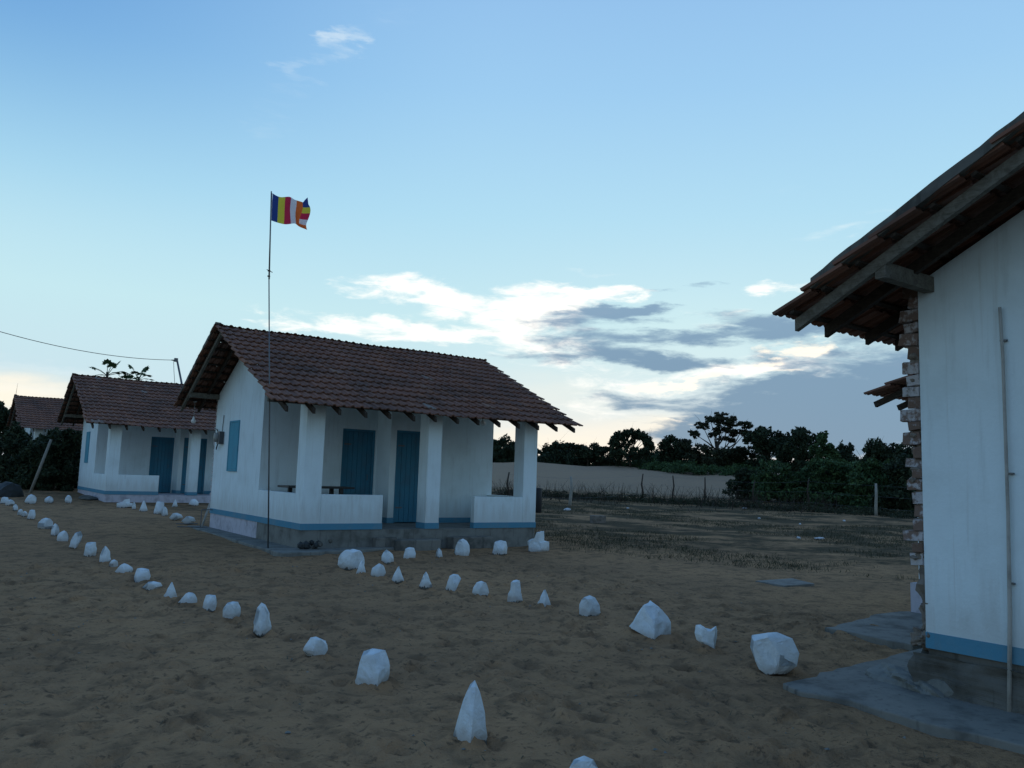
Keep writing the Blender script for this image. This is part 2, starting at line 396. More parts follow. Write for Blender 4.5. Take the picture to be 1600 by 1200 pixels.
def obj(name, mb, mats, parent=None, smooth=False, bevel=0., loc=None):
    o = link(name, mb.mesh(name, mats, smooth), parent, loc)
    if bevel:
        b = o.modifiers.new('bevel', 'BEVEL'); b.width = bevel; b.segments = 2; b.limit_method = 'ANGLE'
    return o
def tag(o, label=None, cat=None, group=None, kind=None):
    if label: o['label'] = label
    if cat: o['category'] = cat
    if group: o['group'] = group
    if kind: o['kind'] = kind
    return o
def thing(name, label, cat, loc=(0, 0, 0), group=None):
    o = link(name, None, None, loc); return tag(o, label, cat, group)

# ------------------------------------------------------------------ the painted stones: pixel foot, width, height, outline, label
ST = [
 # row along the near left path
 (735,1158,60,88,'peak','tall pointed white stone nearest the bottom centre, with a sharp front edge'),
 (583,1069,54,50,'block','chunky square-topped white stone with a shaded front face, left of the tall pointed one'),
 (490,1027,40,29,'flat','flat tilted white stone lying between the squat block and the upright slab'),
 (409,992,29,46,'tall','upright white slab stone with a house-shaped top in the left row'),
 (362,969,28,27,'boulder','rounded white lump just left of the upright slab stone'),
 (326,955,23,23,'block','small cubic white stone, second left of the upright slab stone'),
 (292,945,28,18,'wedge','low wedge-shaped white stone left of the small cubic one'),
 (266,937,21,25,'peak','small pyramid-like white stone behind the low wedge in the left row'),
 (238,923,30,13,'flat','thin flat white stone lying low beside the small pyramid'),
 (220,910,26,20,'block','slanting white block right behind the thin flat stone'),
 (194,897,26,15,'wedge','low triangular white stone behind the slanting block'),
 (176,888,13,12,'boulder','tiny grey-white stone tucked against the foot of a narrow upright one'),
 (164,882,16,26,'tall','narrow upright white stone with the tiny one at its foot'),
 (141,870,20,21,'block','stubby rounded white block left of the narrow upright stone'),
 (118,857,18,24,'slab','leaning white slab, fifth clear stone going left from the narrow upright one'),
 (97,848,17,17,'boulder','dome-shaped white stone left of the leaning slab'),
 (86,838,13,18,'tall','slim dim white stone touching the dome-shaped one'),
 (69,828,21,17,'boulder','wide pale stone left of the slim dim one in the far left row'),
 (49,812,12,14,'block','small square pale stone standing alone in the far left row'),
 (38,808,9,8,'boulder','tiny pale stone left of the small square one'),
 (31,806,8,9,'boulder','second tiny pale stone from the small square one, far left'),
 (24,799,8,10,'tall','thin tiny pale stone near the far left end of the row'),
 (16,791,12,9,'boulder','pale stone second from the left edge of the picture'),
 (7,788,12,10,'block','pale stone at the very left edge of the picture'),
 (912,1232,52,46,'boulder','white stone cut off by the bottom edge of the picture'),
 # row along the path before the porch
 (1210,1053,75,61,'round','largest rounded white boulder beside the cement apron'),
 (1103,1017,37,38,'notch','white stone with a notched, two-eared top left of the largest boulder'),
 (1018,993,68,49,'wedge','wide white triangular rock with a low left tail'),
 (923,964,33,31,'boulder','blunt rounded white stone left of the wide triangular rock'),
 (850,949,22,25,'peak','small white cone-like stone right of the two-tier stone'),
 (806,942,24,33,'two','narrow two-tier white stone like one block on another'),
 (750,933,26,23,'boulder','faceted white lump left of the two-tier stone'),
 (709,924,23,25,'slab','white stone with a slanted left side, two left of the two-tier stone'),
 (665,919,22,24,'peak','white stone with a right-leaning peak in the middle of the second row'),
 (621,910,20,23,'peak','small pointed white stone below the gap between porch steps'),
 (590,903,23,20,'boulder','squat white stone second right of the big boulder near the flagpole'),
 (564,898,15,20,'peak','slim little stone leaning against the right side of the big boulder near the flagpole'),
 (545,890,42,30,'boulder','big smooth white boulder near the porch corner, right of the flagpole'),
 # short row in front of the steps
 (605,881,20,20,'tall','white stone with a shaded right half, right after the big porch boulder'),
 (641,876,19,19,'block','small cup-shaped white stone directly before the lower step'),
 (686,873,11,15,'tall','tiniest white stone in the row before the steps'),
 (723,871,25,27,'boulder','tall bulky white stone before the middle porch column'),
 (782,867,24,20,'block','box-like white stone before the right half wall'),
 (842,863,35,31,'spike','white rock with a spike on its back at the right corner of the porch'),
 # beside the second bungalow
 (295,820,21,12,'flat','low white stone at the rear end of the porch bungalow slab'),
 (275,814,20,11,'flat','white slab-like stone left of the rear slab end, low and wide'),
 (257,807,10,14,'tall','narrow white stone just below a taller pair near the second bungalow'),
 (247,804,15,19,'block','tall white stone of the pair in front of the second bungalow porch'),
 (224,800,12,16,'peak','bell-shaped white stone in front of the low wall of the second bungalow'),
 (209,797,6,11,'tall','very thin white stone left of the bell-shaped one'),
 (196,794,25,13,'spike','wide jagged white stone under the low wall corner of the second bungalow'),
 (273,793,9,11,'peak','small white cone before the door of the second bungalow'),
 (303,791,15,10,'wedge','low white stone before the middle column of the second bungalow'),
 (106,787,10,12,'boulder','pale stone at the rear corner of the second bungalow'),
 (76,787,13,10,'boulder','faint bluish stone in the shade left of the second bungalow'),
 (47,788,16,14,'boulder','faint wide bluish stone in the shade, leftmost before the dark bush'),
]

# ------------------------------------------------------------------ ground
def graded(lo, a, b, hi, step):
    core = np.arange(a, b+step/2, step); r = []; s = step; x = b
    while x < hi: s = min(s*1.09, 200); x += s; r.append(x)
    l = []; s = step; x = a
    while x > lo: s = min(s*1.09, 200); x -= s; l.append(x)
    return np.array(l[::-1]+list(core)+r)
gx = graded(-2500, -3.5, 10.5, 3500, .05); gy = graded(-1500, 2.5, 15.5, 4000, .05)
XX, YY = np.meshgrid(gx, gy); ZZ = ground(XX, YY)
near = sstep(26, 12, np.hypot(XX-3, YY-7))
ZZ = ZZ + near*(.045*fbm(XX*.9, YY*.9, 3, 21) + .022*fbm(XX*3.6, YY*4.6, 4, 33))
for _ in range(2600):                                    # footprints and scuffs
    cx, cy = rnd.uniform(-3.4, 10.2), 2.6 + 12.5*rnd.random()**1.25
    if cx > 5.6 and cy < 4.9: continue
    dep = rnd.uniform(.014, .048); rx = rnd.uniform(.045, .07); ry = rx*rnd.uniform(1.2, 2.3); th = rnd.gauss(.4, .8)
    i0, i1 = np.searchsorted(gx, [cx-.35, cx+.35]); j0, j1 = np.searchsorted(gy, [cy-.35, cy+.35])
    X = XX[j0:j1, i0:i1]-cx; Y = YY[j0:j1, i0:i1]-cy
    u = (X*math.cos(th)+Y*math.sin(th))/rx; v = (-X*math.sin(th)+Y*math.cos(th))/ry
    q = u*u+v*v
    ZZ[j0:j1, i0:i1] += -dep*np.exp(-q) + dep*.45*np.exp(-(np.sqrt(q)-1.7)**2*3)
for (px, py, w, h, kd, lab) in ST:                         # sand banked and scoured round each stone
    p = on_ground(px, min(py-1, 1225)); wr = w*(p.length/FPX)/2
    if p.y > 16 or p.x > 10: continue
    i0, i1 = np.searchsorted(gx, [p.x-1, p.x+1]); j0, j1 = np.searchsorted(gy, [p.y-1, p.y+1])
    q = np.hypot(XX[j0:j1, i0:i1]-p.x, YY[j0:j1, i0:i1]-p.y)/max(wr, .06)
    ZZ[j0:j1, i0:i1] += .035*np.exp(-((q-1.0)/.35)**2)*(1+1.2*vnoise(XX[j0:j1, i0:i1]*6, YY[j0:j1, i0:i1]*6, 4)) - .02*np.exp(-((q-1.75)/.4)**2)
ny, nx = XX.shape
me = bpy.data.meshes.new('ground')
vs = np.stack([XX, YY, ZZ], -1).reshape(-1, 3).astype(np.float32)
idx = np.arange(nx*ny).reshape(ny, nx)
fc = np.stack([idx[:-1, :-1], idx[:-1, 1:], idx[1:, 1:], idx[1:, :-1]], -1).reshape(-1, 4)
me.vertices.add(len(vs)); me.vertices.foreach_set('co', vs.ravel())
me.loops.add(fc.size); me.loops.foreach_set('vertex_index', fc.ravel().astype(np.int32))
me.polygons.add(len(fc)); me.polygons.foreach_set('loop_start', np.arange(0, fc.size, 4, dtype=np.int32))
me.polygons.foreach_set('use_smooth', np.ones(len(fc), bool)); me.update(calc_edges=True); me.validate()
me.materials.append(SAND)
tag(link('ground', me), kind='structure')

# ------------------------------------------------------------------ house geometry (local frame: x along the ridge, y towards the rear, z=0 at floor)
L_, D_, PD, PR, TH = 5.90, 6.40, 2.67, 1.93, .20
OV, RV, RZ, RB, ZB, RF, ZF = .913, 3.808, 4.588, 7.236, 2.816, -.609, 2.529
XA, XB = -OV, L_+.905
THF = math.atan2(RZ-ZF, RV-RF); THR = math.atan2(RZ-ZB, RB-RV)
OUT = .055                                             # tile crests above the tile bed
def roof_under(y, drop=.16):
    return (RZ-(RV-y)*math.tan(THF) if y < RV else RZ-(y-RV)*math.tan(THR)) - drop
TW, TL = .198, .345
def tile_mesh():
    prof = [(0, .012), (.018, .028), (.045, .037), (.072, .028), (.092, .006), (.125, .0), (.150, .016), (.172, .004), (.214, .010)]
    mb = MB(); n = len(prof); t = .026
    vs = []
    for (yy, dz) in ((0, .044), (TL+.075, -.006)):
        vs += [(x, yy, z+dz) for x, z in prof] + [(x, yy, z+dz-t) for x, z in prof]
    fs = []
    for i in range(n-1):
        fs.append((i, i+1, 2*n+i+1, 2*n+i)); fs.append((n+i, 3*n+i, 3*n+i+1, n+i+1)); fs.append((i, n+i, n+i+1, i+1))
    fs += [(0, 2*n, 3*n, n), (n-1, 2*n-1, 4*n-1, 3*n-1)]
    mb.add(vs, fs); return mb
TMB = tile_mesh(); TILE_ME = TMB.mesh('roof_tile', TILE); TV = np.array(TMB.v); TF = TMB.f
RIDGE = MB()
def ridge_mb():
    mb = MB(); n = 7
    prof = lambda r: [(0, math.cos(math.pi*k/(n-1))*r, math.sin(math.pi*k/(n-1))*r*.8) for k in range(n)]
    rings = [(0, .135), (.06, .132), (.062, .102), (.43, .094)]
    vs = []
    for x, r in rings: vs += [(x, p[1], p[2]) for p in prof(r)]
    for x, r in rings: vs += [(x, p[1]*.86, p[2]*.86) for p in prof(r)]
    m = len(rings)*n; fs = []
    for o in (0, m):
        for i in range(len(rings)-1):
            for j in range(n-1): fs.append((o+i*n+j, o+i*n+j+1, o+(i+1)*n+j+1, o+(i+1)*n+j))
    for j in range(n-1): fs.append((j, j+1, m+j+1, m+j)); e = (len(rings)-1)*n; fs.append((e+j, e+j+1, m+e+j+1, m+e+j))
    mb.add(vs, fs); return mb
RIDGE_ME = ridge_mb().mesh('ridge_tile', TILE, True)

def make_tiles(root, seed, front_parts, rear_parts, near_pt=None):
    r = random.Random(seed); allt = []
    sag = lambda x, y: -.030*math.sin(math.pi*(x-XA)/(XB-XA))*(.4+.6*abs(y-RV)/4.4) + .012*math.sin(x*1.9+seed)
    ncol = int(round((XB-XA)/TW)); w = (XB-XA)/ncol
    for side, th, y0, z0, length in (('f', THF, RF, ZF, (RV-RF)/math.cos(THF)), ('r', THR, RB, ZB, (RB-RV)/math.cos(THR))):
        nrow = int(round(length/TL)); ln = length/nrow
        ex = Vector((1, 0, 0)) if side == 'f' else Vector((-1, 0, 0))
        ed = Vector((0, math.cos(th), math.sin(th))) if side == 'f' else Vector((0, -math.cos(th), math.sin(th)))
        en = ex.cross(ed)
        for i in range(nrow):
            for j in range(ncol):
                xx = XA + j*w if side == 'f' else XA+(j+1)*w
                p = Vector((xx, y0, z0)) + ed*(i*ln) - en*OUT
                p.z += sag(xx, p.y)
                edge = (j in (0, ncol-1))
                p += ed*r.gauss(0, .004) + ex*r.gauss(0, .002) + en*r.gauss(0, .0015)
                if edge: p += ex*r.gauss(0, .018)
                rot = Matrix((ex, ed, en)).transposed() @ Euler((r.gauss(0, .003), r.gauss(0, .006), r.gauss(0, .009 + .02*edge))).to_matrix()
                allt.append((side, i, j, p, rot, w/TW))
    loc = root.location
    def dist(t):
        return (Vector(t[3])+loc-(near_pt or Vector((0, 0, CH)))).length
    parts = []
    for side, n in (('f', front_parts), ('r', rear_parts)):
        s = sorted([t for t in allt if t[0] == side], key=dist)[:n]; parts += s
    ids = {id(t) for t in parts}; rest = [t for t in allt if id(t) not in ids]
    for t in parts:
        o = link('roof_tile', TILE_ME, root)
        o.matrix_local = Matrix.Translation(t[3]) @ t[4].to_4x4() @ Matrix.Diagonal((t[5], 1, 1, 1))
    if rest:
        V = np.concatenate([(TV*np.array([t[5], 1, 1])) @ np.array(t[4]).T + np.array(t[3]) for t in rest])
        me = bpy.data.meshes.new('roof_tile_field'); nv = len(TV)
        Fa = [tuple(k*nv+i for i in f) for k in range(len(rest)) for f in TF]
        me.from_pydata([tuple(v) for v in V], [], Fa); me.materials.append(TILE_S)
        at = me.attributes.new('tint', 'FLOAT', 'POINT')
        at.data.foreach_set('value', np.repeat(np.array([r.random() for _ in rest], np.float32), nv))
        tag(link('roof_tile_field', me, root), kind='stuff')
    nr = int(round((XB-XA)/.45)); st = (XB-XA)/nr
    for k in range(nr):
        o = link('ridge_tile', RIDGE_ME, root); x = XA+k*st
        o.location = (x, RV, RZ-.115+sag(x, RV)+r.gauss(0, .006)); o.rotation_euler = (r.gauss(0, .04), r.gauss(0, .02), r.gauss(0, .02)); o.scale = (st/.41, 1, 1)

def cutout_wall(mb, x0, x1, y0, y1, ztop, doors):
    """wall along x with door openings [(a,b,h)]"""
    cur = x0
    for a, b, h in doors:
        if a > cur: mb.box(cur, a, y0, y1, 0, ztop)
        mb.box(a, b, y0, y1, h, ztop); cur = b
    if cur < x1: mb.box(cur, x1, y0, y1, 0, ztop)

def door(root, a, b, y, h):
    d = MB(); f = .06; yf = y+.03
    d.box(a, a+f, yf, yf+.09, 0.01, h); d.box(b-f, b, yf, yf+.09, .01, h); d.box(a+f, b-f, yf, yf+.09, h-f, h)
    d.box(a+f, b-f, yf+.075, yf+.085, .01, h-f)
    o = obj('door', d, BLUE_DOOR, root)
    n = 6; w = (b-a-2*f)/n
    pm = MB(); pm.box(.004, w-.004, 0, .028, 0, h-f-.03); pme = pm.mesh('plank', BLUE_DOOR)
    for k in range(n):
        p = link('plank', pme, o, (a+f+k*w, yf+.045+rnd.uniform(-.004, .004), .02))
    hd = MB(); hd.tube([(b-.16, yf+.04, 1.0), (b-.16, yf+.01, 1.02), (b-.16, yf+.01, 1.12), (b-.16, yf+.04, 1.14)], .008, 6)
    for hz in (.35, 1.85): hd.box(a+.03, a+.26, yf+.034, yf+.044, hz, hz+.035)
    obj('handle', hd, STEEL, o)
    return o

def build_house(loc, label, group, zg, seed, front_parts=0, rear_parts=0, white_plinth=True, detail=2, dark_plinth=False, toothing='bricks'):
    root = thing('bungalow', label, 'house', loc, group)
    r = random.Random(seed); wl = MB()
    # gable walls
    def gable(x0, x1, ya):
        wl.prism([(ya, 0), (D_, 0), (D_, roof_under(D_)), (RV, roof_under(RV)), (ya, roof_under(ya))], 'x', x0, x1)
    gable(0, TH, PD); gable(L_-TH, L_, PR)
    zt = roof_under(PD)
    cutout_wall(wl, TH, 2.90, PD, PD+TH, zt, [(1.98, 2.86, 2.24)])
    wl.box(2.90, 3.02, PR, PD+TH, 0, roof_under(PR))
    cutout_wall(wl, 3.02, L_-TH, PR, PR+TH, roof_under(PR), [(3.06, 3.96, 2.24)])
    wl.box(TH, L_-TH, D_-TH, D_, 0, roof_under(D_))
    obj('wall', wl, WHITE, root)
    for a in (0, 2.843, L_-.40):
        c = MB(); c.box(a, a+(.353 if a == 2.843 else .40), 0, .40, -.004, roof_under(0)-.02); obj('column', c, WHITE, root, bevel=.012)
    HW = .718
    for bx in ((.40, 1.796, 0, .15), (0, .15, .40, PD), (4.126, L_-.40, 0, .15), (L_-.15, L_, .40, PR)):
        h = MB(); h.box(bx[0], bx[1], bx[2], bx[3], 0, HW); obj('half_wall', h, WHITE, root, bevel=.01)
    bd = MB(); e = .006; bt = .128
    bd.box(-e, 0, 0, D_, 0, bt); bd.box(-e, 1.796+e, -e, 0, 0, bt); bd.box(1.796, 1.796+e, 0, .15, 0, bt)
    bd.box(2.843-e, 3.196+e, -e, 0, 0, bt); bd.box(2.843-e, 2.843, 0, .4, 0, bt); bd.box(3.196, 3.196+e, 0, .4, 0, bt)
    bd.box(4.126-e, L_+e, -e, 0, 0, bt); bd.box(4.126-e, 4.126, 0, .15, 0, bt)
    bd.box(TH, 1.98, PD-e, PD, 0.002, bt); bd.box(2.90-e, 2.90, PR, PD-e, .002, bt); bd.box(2.90-e, 3.06, PR-e, PR, .002, bt); bd.box(3.96, L_-TH, PR-e, PR, .002, bt)
    bd.box(L_, L_+e, 0, D_, 0, bt); bd.box(0, L_, D_, D_+e, 0, bt)
    obj('painted_band', bd, BLUE, root)
    pl = MB(); pl.box(.012, L_-.012, .012, PD, zg-.4, -.002); obj('plinth', pl, CONC_DARK if dark_plinth else (CONC if not white_plinth == 'all' else WHITE_BASE), root)
    pl = MB(); pl.box(.014, L_-.014, PD, D_-.012, zg-.4, -.004); obj('rear_plinth', pl, CONC_DARK if dark_plinth else WHITE_BASE, root)
    door(root, 1.98, 2.86, PD, 2.24); door(root, 3.06, 3.96, PR, 2.24)
    # shutter on the left gable
    if detail:
        s = MB(); y0, y1, z0, z1 = 4.355, 5.116, 1.109, 2.371
        s.box(-.03, .0, y0, y0+.04, z0, z1); s.box(-.03, 0, y1-.04, y1, z0, z1); s.box(-.03, 0, y0+.04, y1-.04, z1-.045, z1); s.box(-.03, 0, y0+.04, y1-.04, z0, z0+.04)
        w = obj('window', s, BLUE_SHUT, root)
        wid = (y1-y0-.08)/2
        for k in range(2):
            q = MB(); q.box(-.022, -.002, y0+.04+k*wid+.004, y0+.04+(k+1)*wid-.004, z0+.045, z1-.05); obj('shutter', q, BLUE_SHUT, w)
    # roof timbers
    def rafter(x, side):
        b = MB(); o = -.165
        if side == 'f':
            ya, yb = RF+.015, RV-.003; f = lambda y: RZ-(RV-y)*math.tan(THF)
        else:
            ya, yb = RB-.13, RV+.003; f = lambda y: RZ-(y-RV)*math.tan(THR)
        ya += r.gauss(0, .015); o = -.122; hh = .105
        b.prism([(ya, f(ya)+o), (ya, f(ya)+o-hh), (yb, f(yb)+o-hh), (yb, f(yb)+o)], 'x', x-.028, x+.028); obj('rafter', b, WOOD if x < -.7 and side == 'r' else WOOD_DARK, root)  # outer rear rafter pale; the rest take wood darkened for silhouette shade
    if detail:
        for k in range(14): rafter(-.66+k*(L_+1.32)/13, 'f')
        for x_ in [-.74, -.30, .34, .86]+[.86+.5555*k for k in range(1, 11)]: rafter(x_, 'r')
        for side, th, y0, z0, length in ((1, THF, RF, ZF, (RV-RF)/math.cos(THF)), (-1, THR, RB, ZB, (RB-RV)/math.cos(THR))):
            n = int(round(length/TL))
            bm_ = MB(); bm_.bar((XA+.05, 0, 0), (XB-.05, 0, 0), .045, .025, (0, 0, 1)); bme = bm_.mesh('batten', WOOD_DARK)
            for i in range(n):
                s_ = (i+.55)*length/n
                o = link('batten', bme, root, (0, y0+side*s_*math.cos(th), z0+s_*math.sin(th)-.096)); o.rotation_euler.x = side*th
        for (y, z) in ((D_-.10, roof_under(D_)-.03), (RV, roof_under(RV)-.04), (.2, roof_under(0)-.05)):
            b = MB(); b.bar((XA+.15, y, z), ((TH if y > 1 else XB-.2)-.0, y, z), .09, .13); obj('purlin', b, WOOD, root)
            if y > 1:
                b = MB(); b.bar((L_-TH, y, z), (XB-.15, y, z), .09, .13); obj('purlin', b, WOOD, root)
    make_tiles(root, seed, front_parts, rear_parts)
    if detail:
        vm = MB(); n_ = 26; sec = []
        for k in range(n_+1):
            y_ = RB-.40 - (RB-.40-RV)*k/n_; zc = RZ-(y_-RV)*math.tan(THR)
            e1, e2 = r.gauss(0, .004), r.gauss(0, .003)+.010
            sec.append([(XA-.012+e1, y_, zc-.05), (XA-.006+e1, y_, zc+.036+e2), (XA+.13+e2, y_, zc+.034+e1), (XA+.15, y_, zc-.03)])
        V_ = [p for q_ in sec for p in q_]; F_ = [(4*k+j, 4*k+(j+1) % 4, 4*k+4+(j+1) % 4, 4*k+4+j) for k in range(n_) for j in range(4)] + [(3, 2, 1, 0), (4*n_, 4*n_+1, 4*n_+2, 4*n_+3)]
        vm.add(V_, F_); obj('verge_mortar', vm, CONC_DARK, root)
    # unfinished corner: bricks left standing out of the rear corner
    if toothing == 'bricks':
        z = .66; k = 0
        meshes = []
        for q in range(6):
            b = bmesh.new(); bmesh.ops.create_cube(b, size=1); bmesh.ops.bevel(b, geom=list(b.edges), offset=.06, segments=1, affect='EDGES')
            for v in b.verts: v.co += Vector((r.gauss(0, .03), r.gauss(0, .03), r.gauss(0, .03)))
            m_ = bpy.data.meshes.new('brick'); b.to_mesh(m_); b.free(); m_.materials.append(BRICK); meshes.append(m_)
        while z < 3.02:
            h = r.uniform(.082, .118); out = (.085 if k % 2 or r.random() < .3 else .14) + r.uniform(-.02, .03)
            o = link('brick', r.choice(meshes), root, (.105+r.uniform(-.012, .012), D_+.010+out/2, z+h/2)); o.scale = (.20+r.uniform(-.02, .02), out+.02, h*.93)
            o.rotation_euler = (r.gauss(0, .05), r.gauss(0, .06), r.gauss(0, .10))
            if r.random() < .7:
                o = link('brick', r.choice(meshes), root, (.42+r.uniform(-.1, .5), D_+.010+.05, z+h/2)); o.scale = (.22, .10, h*.93)
            z += h+r.uniform(.0, .008); k += 1
        mo = MB(); mo.box(.035, .17, D_, D_+.062, .5, 3.05); obj('mortar', mo, MORTAR, root)
        # crumbling lower part of the corner
        for (x0_, x1_, y1_, z0_, z1_, sd__) in ((.03, .2, .11, .30, .72, 3), (.0, .2, .09, .12, .36, 5), (-.02, .2, .16, -.02, .17, 7)):
            b = bmesh.new(); bmesh.ops.create_cube(b, size=1); bmesh.ops.subdivide_edges(b, edges=list(b.edges), cuts=7, use_grid_fill=True)
            for v in b.verts:
                c = v.co.copy(); p = Vector((x0_+(c.x+.5)*(x1_-x0_), D_-.03+(c.y+.5)*y1_, z0_+(c.z+.5)*(z1_-z0_)))
                kk = float(fbm(p.x*9+p.z*7+sd__, p.y*9+p.z*8-sd__, 4, sd__)); v.co = p + c.normalized()*(kk*.11-.02)
                v.co.x = max(v.co.x, -.012)
            m_ = bpy.data.meshes.new('mortar_lump'); b.to_mesh(m_); b.free(); m_.materials.append(MORTAR); link('mortar_lump', m_, root)
        for k in range(26):
            b = bmesh.new(); bmesh.ops.create_icosphere(b, subdivisions=2, radius=1)
            for v in b.verts: v.co *= 1+.8*float(fbm(v.co.x*1.5+k, v.co.y*1.5+v.co.z-k, 3, 2))
            m_ = bpy.data.meshes.new('mortar_smear'); b.to_mesh(m_); b.free(); m_.materials.append(MORTAR)
            o = link('mortar_smear', m_, root, (.09+r.uniform(-.04, .05), D_+.05+r.uniform(0, .05), r.uniform(.7, 3.0))); o.scale = (.07, .05, r.uniform(.02, .05))
    elif toothing:
        b_ = MB(); z = .05; k = 0
        while z < 3.0:
            out = .05 if k % 2 else .14
            b_.box(.01, .19, D_+.002, D_+out+r.uniform(0, .03), z, z+.085); z += .097; k += 1
        tag(obj('brick_toothing', b_, BRICK, root), kind='stuff')
    return root

GRP = 'white bungalows with red-brown clay tile roofs'
H0 = build_house((6.917, -2.742, CH-1.296), 'nearest white bungalow, cut off by the right edge, ragged bricks sticking out of its corner', GRP, -.36, 3, 0, 300, dark_plinth=True)
H1 = build_house((6.247, 15.912, CH-1.19), 'white bungalow with blue doors behind the flagpole, whole porch in view', GRP, -.40, 5, 300, 0, toothing='far')
H2 = build_house((5.392, 32.569, CH-1.084), 'second white bungalow, partly hidden behind the left end of the porch bungalow', GRP, -.25, 8, 0, 0, white_plinth='all', toothing='far')
H3 = build_house((5.0, 53.75, CH-.62), 'farthest bungalow, dim behind the dark bush at the left', GRP, -.3, 11, 0, 0, detail=1, toothing='far')

# right bungalow extras: conduit, broken corner chunk of the plinth
cn = MB()
def hx(px, py, x): r_ = ray(px, py); t = x/r_.x; return Vector((x, r_.y*t, CH+r_.z*t)) - H0.location
xc = H0.location.x-.03
cn.tube([hx(1562, 480, xc), hx(1567, 560, xc), hx(1575, 800, xc), hx(1578, 960, xc), hx(1577, 1122, xc)], [.012, .012, .013, .016, .016], 10)
cp = obj('conduit', cn, PIPE, H0, True)
for (px, py) in ((1567, 532), (1577.5, 740), (1579, 912)):
    c_ = MB(); p = hx(px, py, xc); c_.box(-.016-.012, .026, p.y-.024, p.y+.024, p.z-.006, p.z+.008)
    obj('clip', c_, STEEL, cp)
def lump(parent, name, c, s, seed, mat, sub=3, amp=.3):
    b = bmesh.new(); bmesh.ops.create_icosphere(b, subdivisions=sub, radius=1); r = random.Random(seed)
    off = [Vector((r.gauss(0, 1), r.gauss(0, 1), r.gauss(0, 1))).normalized() for _ in range(14)]
    for v in b.verts:
        n = v.co.normalized(); k = 1.
        for o in off: k = min(k, .82/max(.3, n.dot(o)+.12)) if n.dot(o) > .72 else k
        v.co = n*k*(1+amp*.15*(r.random()-.5))
    m_ = bpy.data.meshes.new(name); b.to_mesh(m_); b.free(); m_.materials.append(mat)
    o = link(name, m_, parent, c); o.scale = s; return o
def rough_box(parent, name, x0, x1, y0, y1, z0, z1, seed, mat, amp=.035, n=10):
    b = bmesh.new(); bmesh.ops.create_cube(b, size=1); r = random.Random(seed)
    bmesh.ops.subdivide_edges(b, edges=list(b.edges), cuts=n, use_grid_fill=True)
    for v in b.verts:
        c = v.co.copy(); p = Vector((x0+(c.x+.5)*(x1-x0), y0+(c.y+.5)*(y1-y0), z0+(c.z+.5)*(z1-z0)))
        k = float(fbm(p.x*5+p.z*4+seed, p.y*5+p.z*3-seed, 4, seed)); nn = Vector((c.x**5, c.y**5, c.z**5)).normalized()
        v.co = p + nn*k*amp*2 - nn*amp
    m_ = bpy.data.meshes.new(name); b.to_mesh(m_); b.free(); m_.materials.append(mat); return link(name, m_, parent)
rough_box(H0, 'plinth_chunk', -.075, .30, 2.6, 6.53, -.42, -.012, 8, CONC_DARK, .045, 30)
def blob(parent, name, c, sc, seed, mat, amp=.5, rot=0):
    b = bmesh.new(); bmesh.ops.create_icosphere(b, subdivisions=4, radius=1)
    for v in b.verts:
        p = v.co; k = float(fbm(p.x*1.3+seed+p.z*.7, p.y*1.3-seed-p.z*.9, 4, seed)); v.co = p*(1+amp*k)
    m_ = bpy.data.meshes.new(name); b.to_mesh(m_); b.free(); m_.materials.append(mat)
    o = link(name, m_, parent, c); o.scale = sc; o.rotation_euler.z = rot; return o
q = on_ground(1446, 1085) - H0.location
blob(H0, 'broken_fillet', (q.x+.02, q.y+.06, q.z+.03), (.23, .46, .19), 3, CONC, .65, -.35)
blob(H0, 'broken_fillet', (q.x+.16, q.y-.30, q.z-.01), (.10, .34, .10), 6, CONC_DARK, .8, -.1)

# porch bungalow extras
mt = MB(); mt.box(-.12, -.004, 5.60, 5.84, 1.80, 2.12); mb_ = obj('meter_box', mt, DARKBOX, H1, bevel=.01)
g_ = MB(); g_.tube([(-.17, 5.86, 1.97), (-.02, 5.86, 1.97)], .12, 14); g_.box(-.10, -.004, 5.86, 6.02, 1.86, 2.10); obj('meter_dial', g_, GREYBOX, mb_, True)
c_ = MB(); c_.tube([(-.02, 5.75, 2.12), (-.015, 5.74, 2.3), (-.015, 5.7, 2.55)], .008, 6); c_.tube([(-.03, 6.38, 2.22), (-.05, 6.1, 2.18), (-.06, 5.95, 2.10)], .012, 6)
c_.tube([(-.06, 5.9, 1.82), (-.08, 5.95, 1.70), (-.06, 6.02, 1.66), (-.05, 6.0, 1.78)], .014, 6); obj('cable', c_, BLACK, mb_)
def bulb(root, p, ln):
    w = MB(); w.tube([p, (p[0], p[1], p[2]-ln)], .006, 6); w.tube([(p[0], p[1], p[2]), (p[0], p[1], p[2]-.03)], [.06, .03], 10)
    o = obj('hanging_lamp', w, GREYBOX, root)
    g = MB(); z = p[2]-ln; g.tube([(p[0], p[1], z+.02), (p[0], p[1], z-.04), (p[0], p[1], z-.09), (p[0], p[1], z-.14), (p[0], p[1], z-.17)], [.02, .03, .055, .06, .02], 12)
    obj('bulb', g, GLASSW, o, True)
bulb(H1, (-.50, 6.75, 2.93), .42); bulb(H1, (4.9, .95, 2.95), .35)
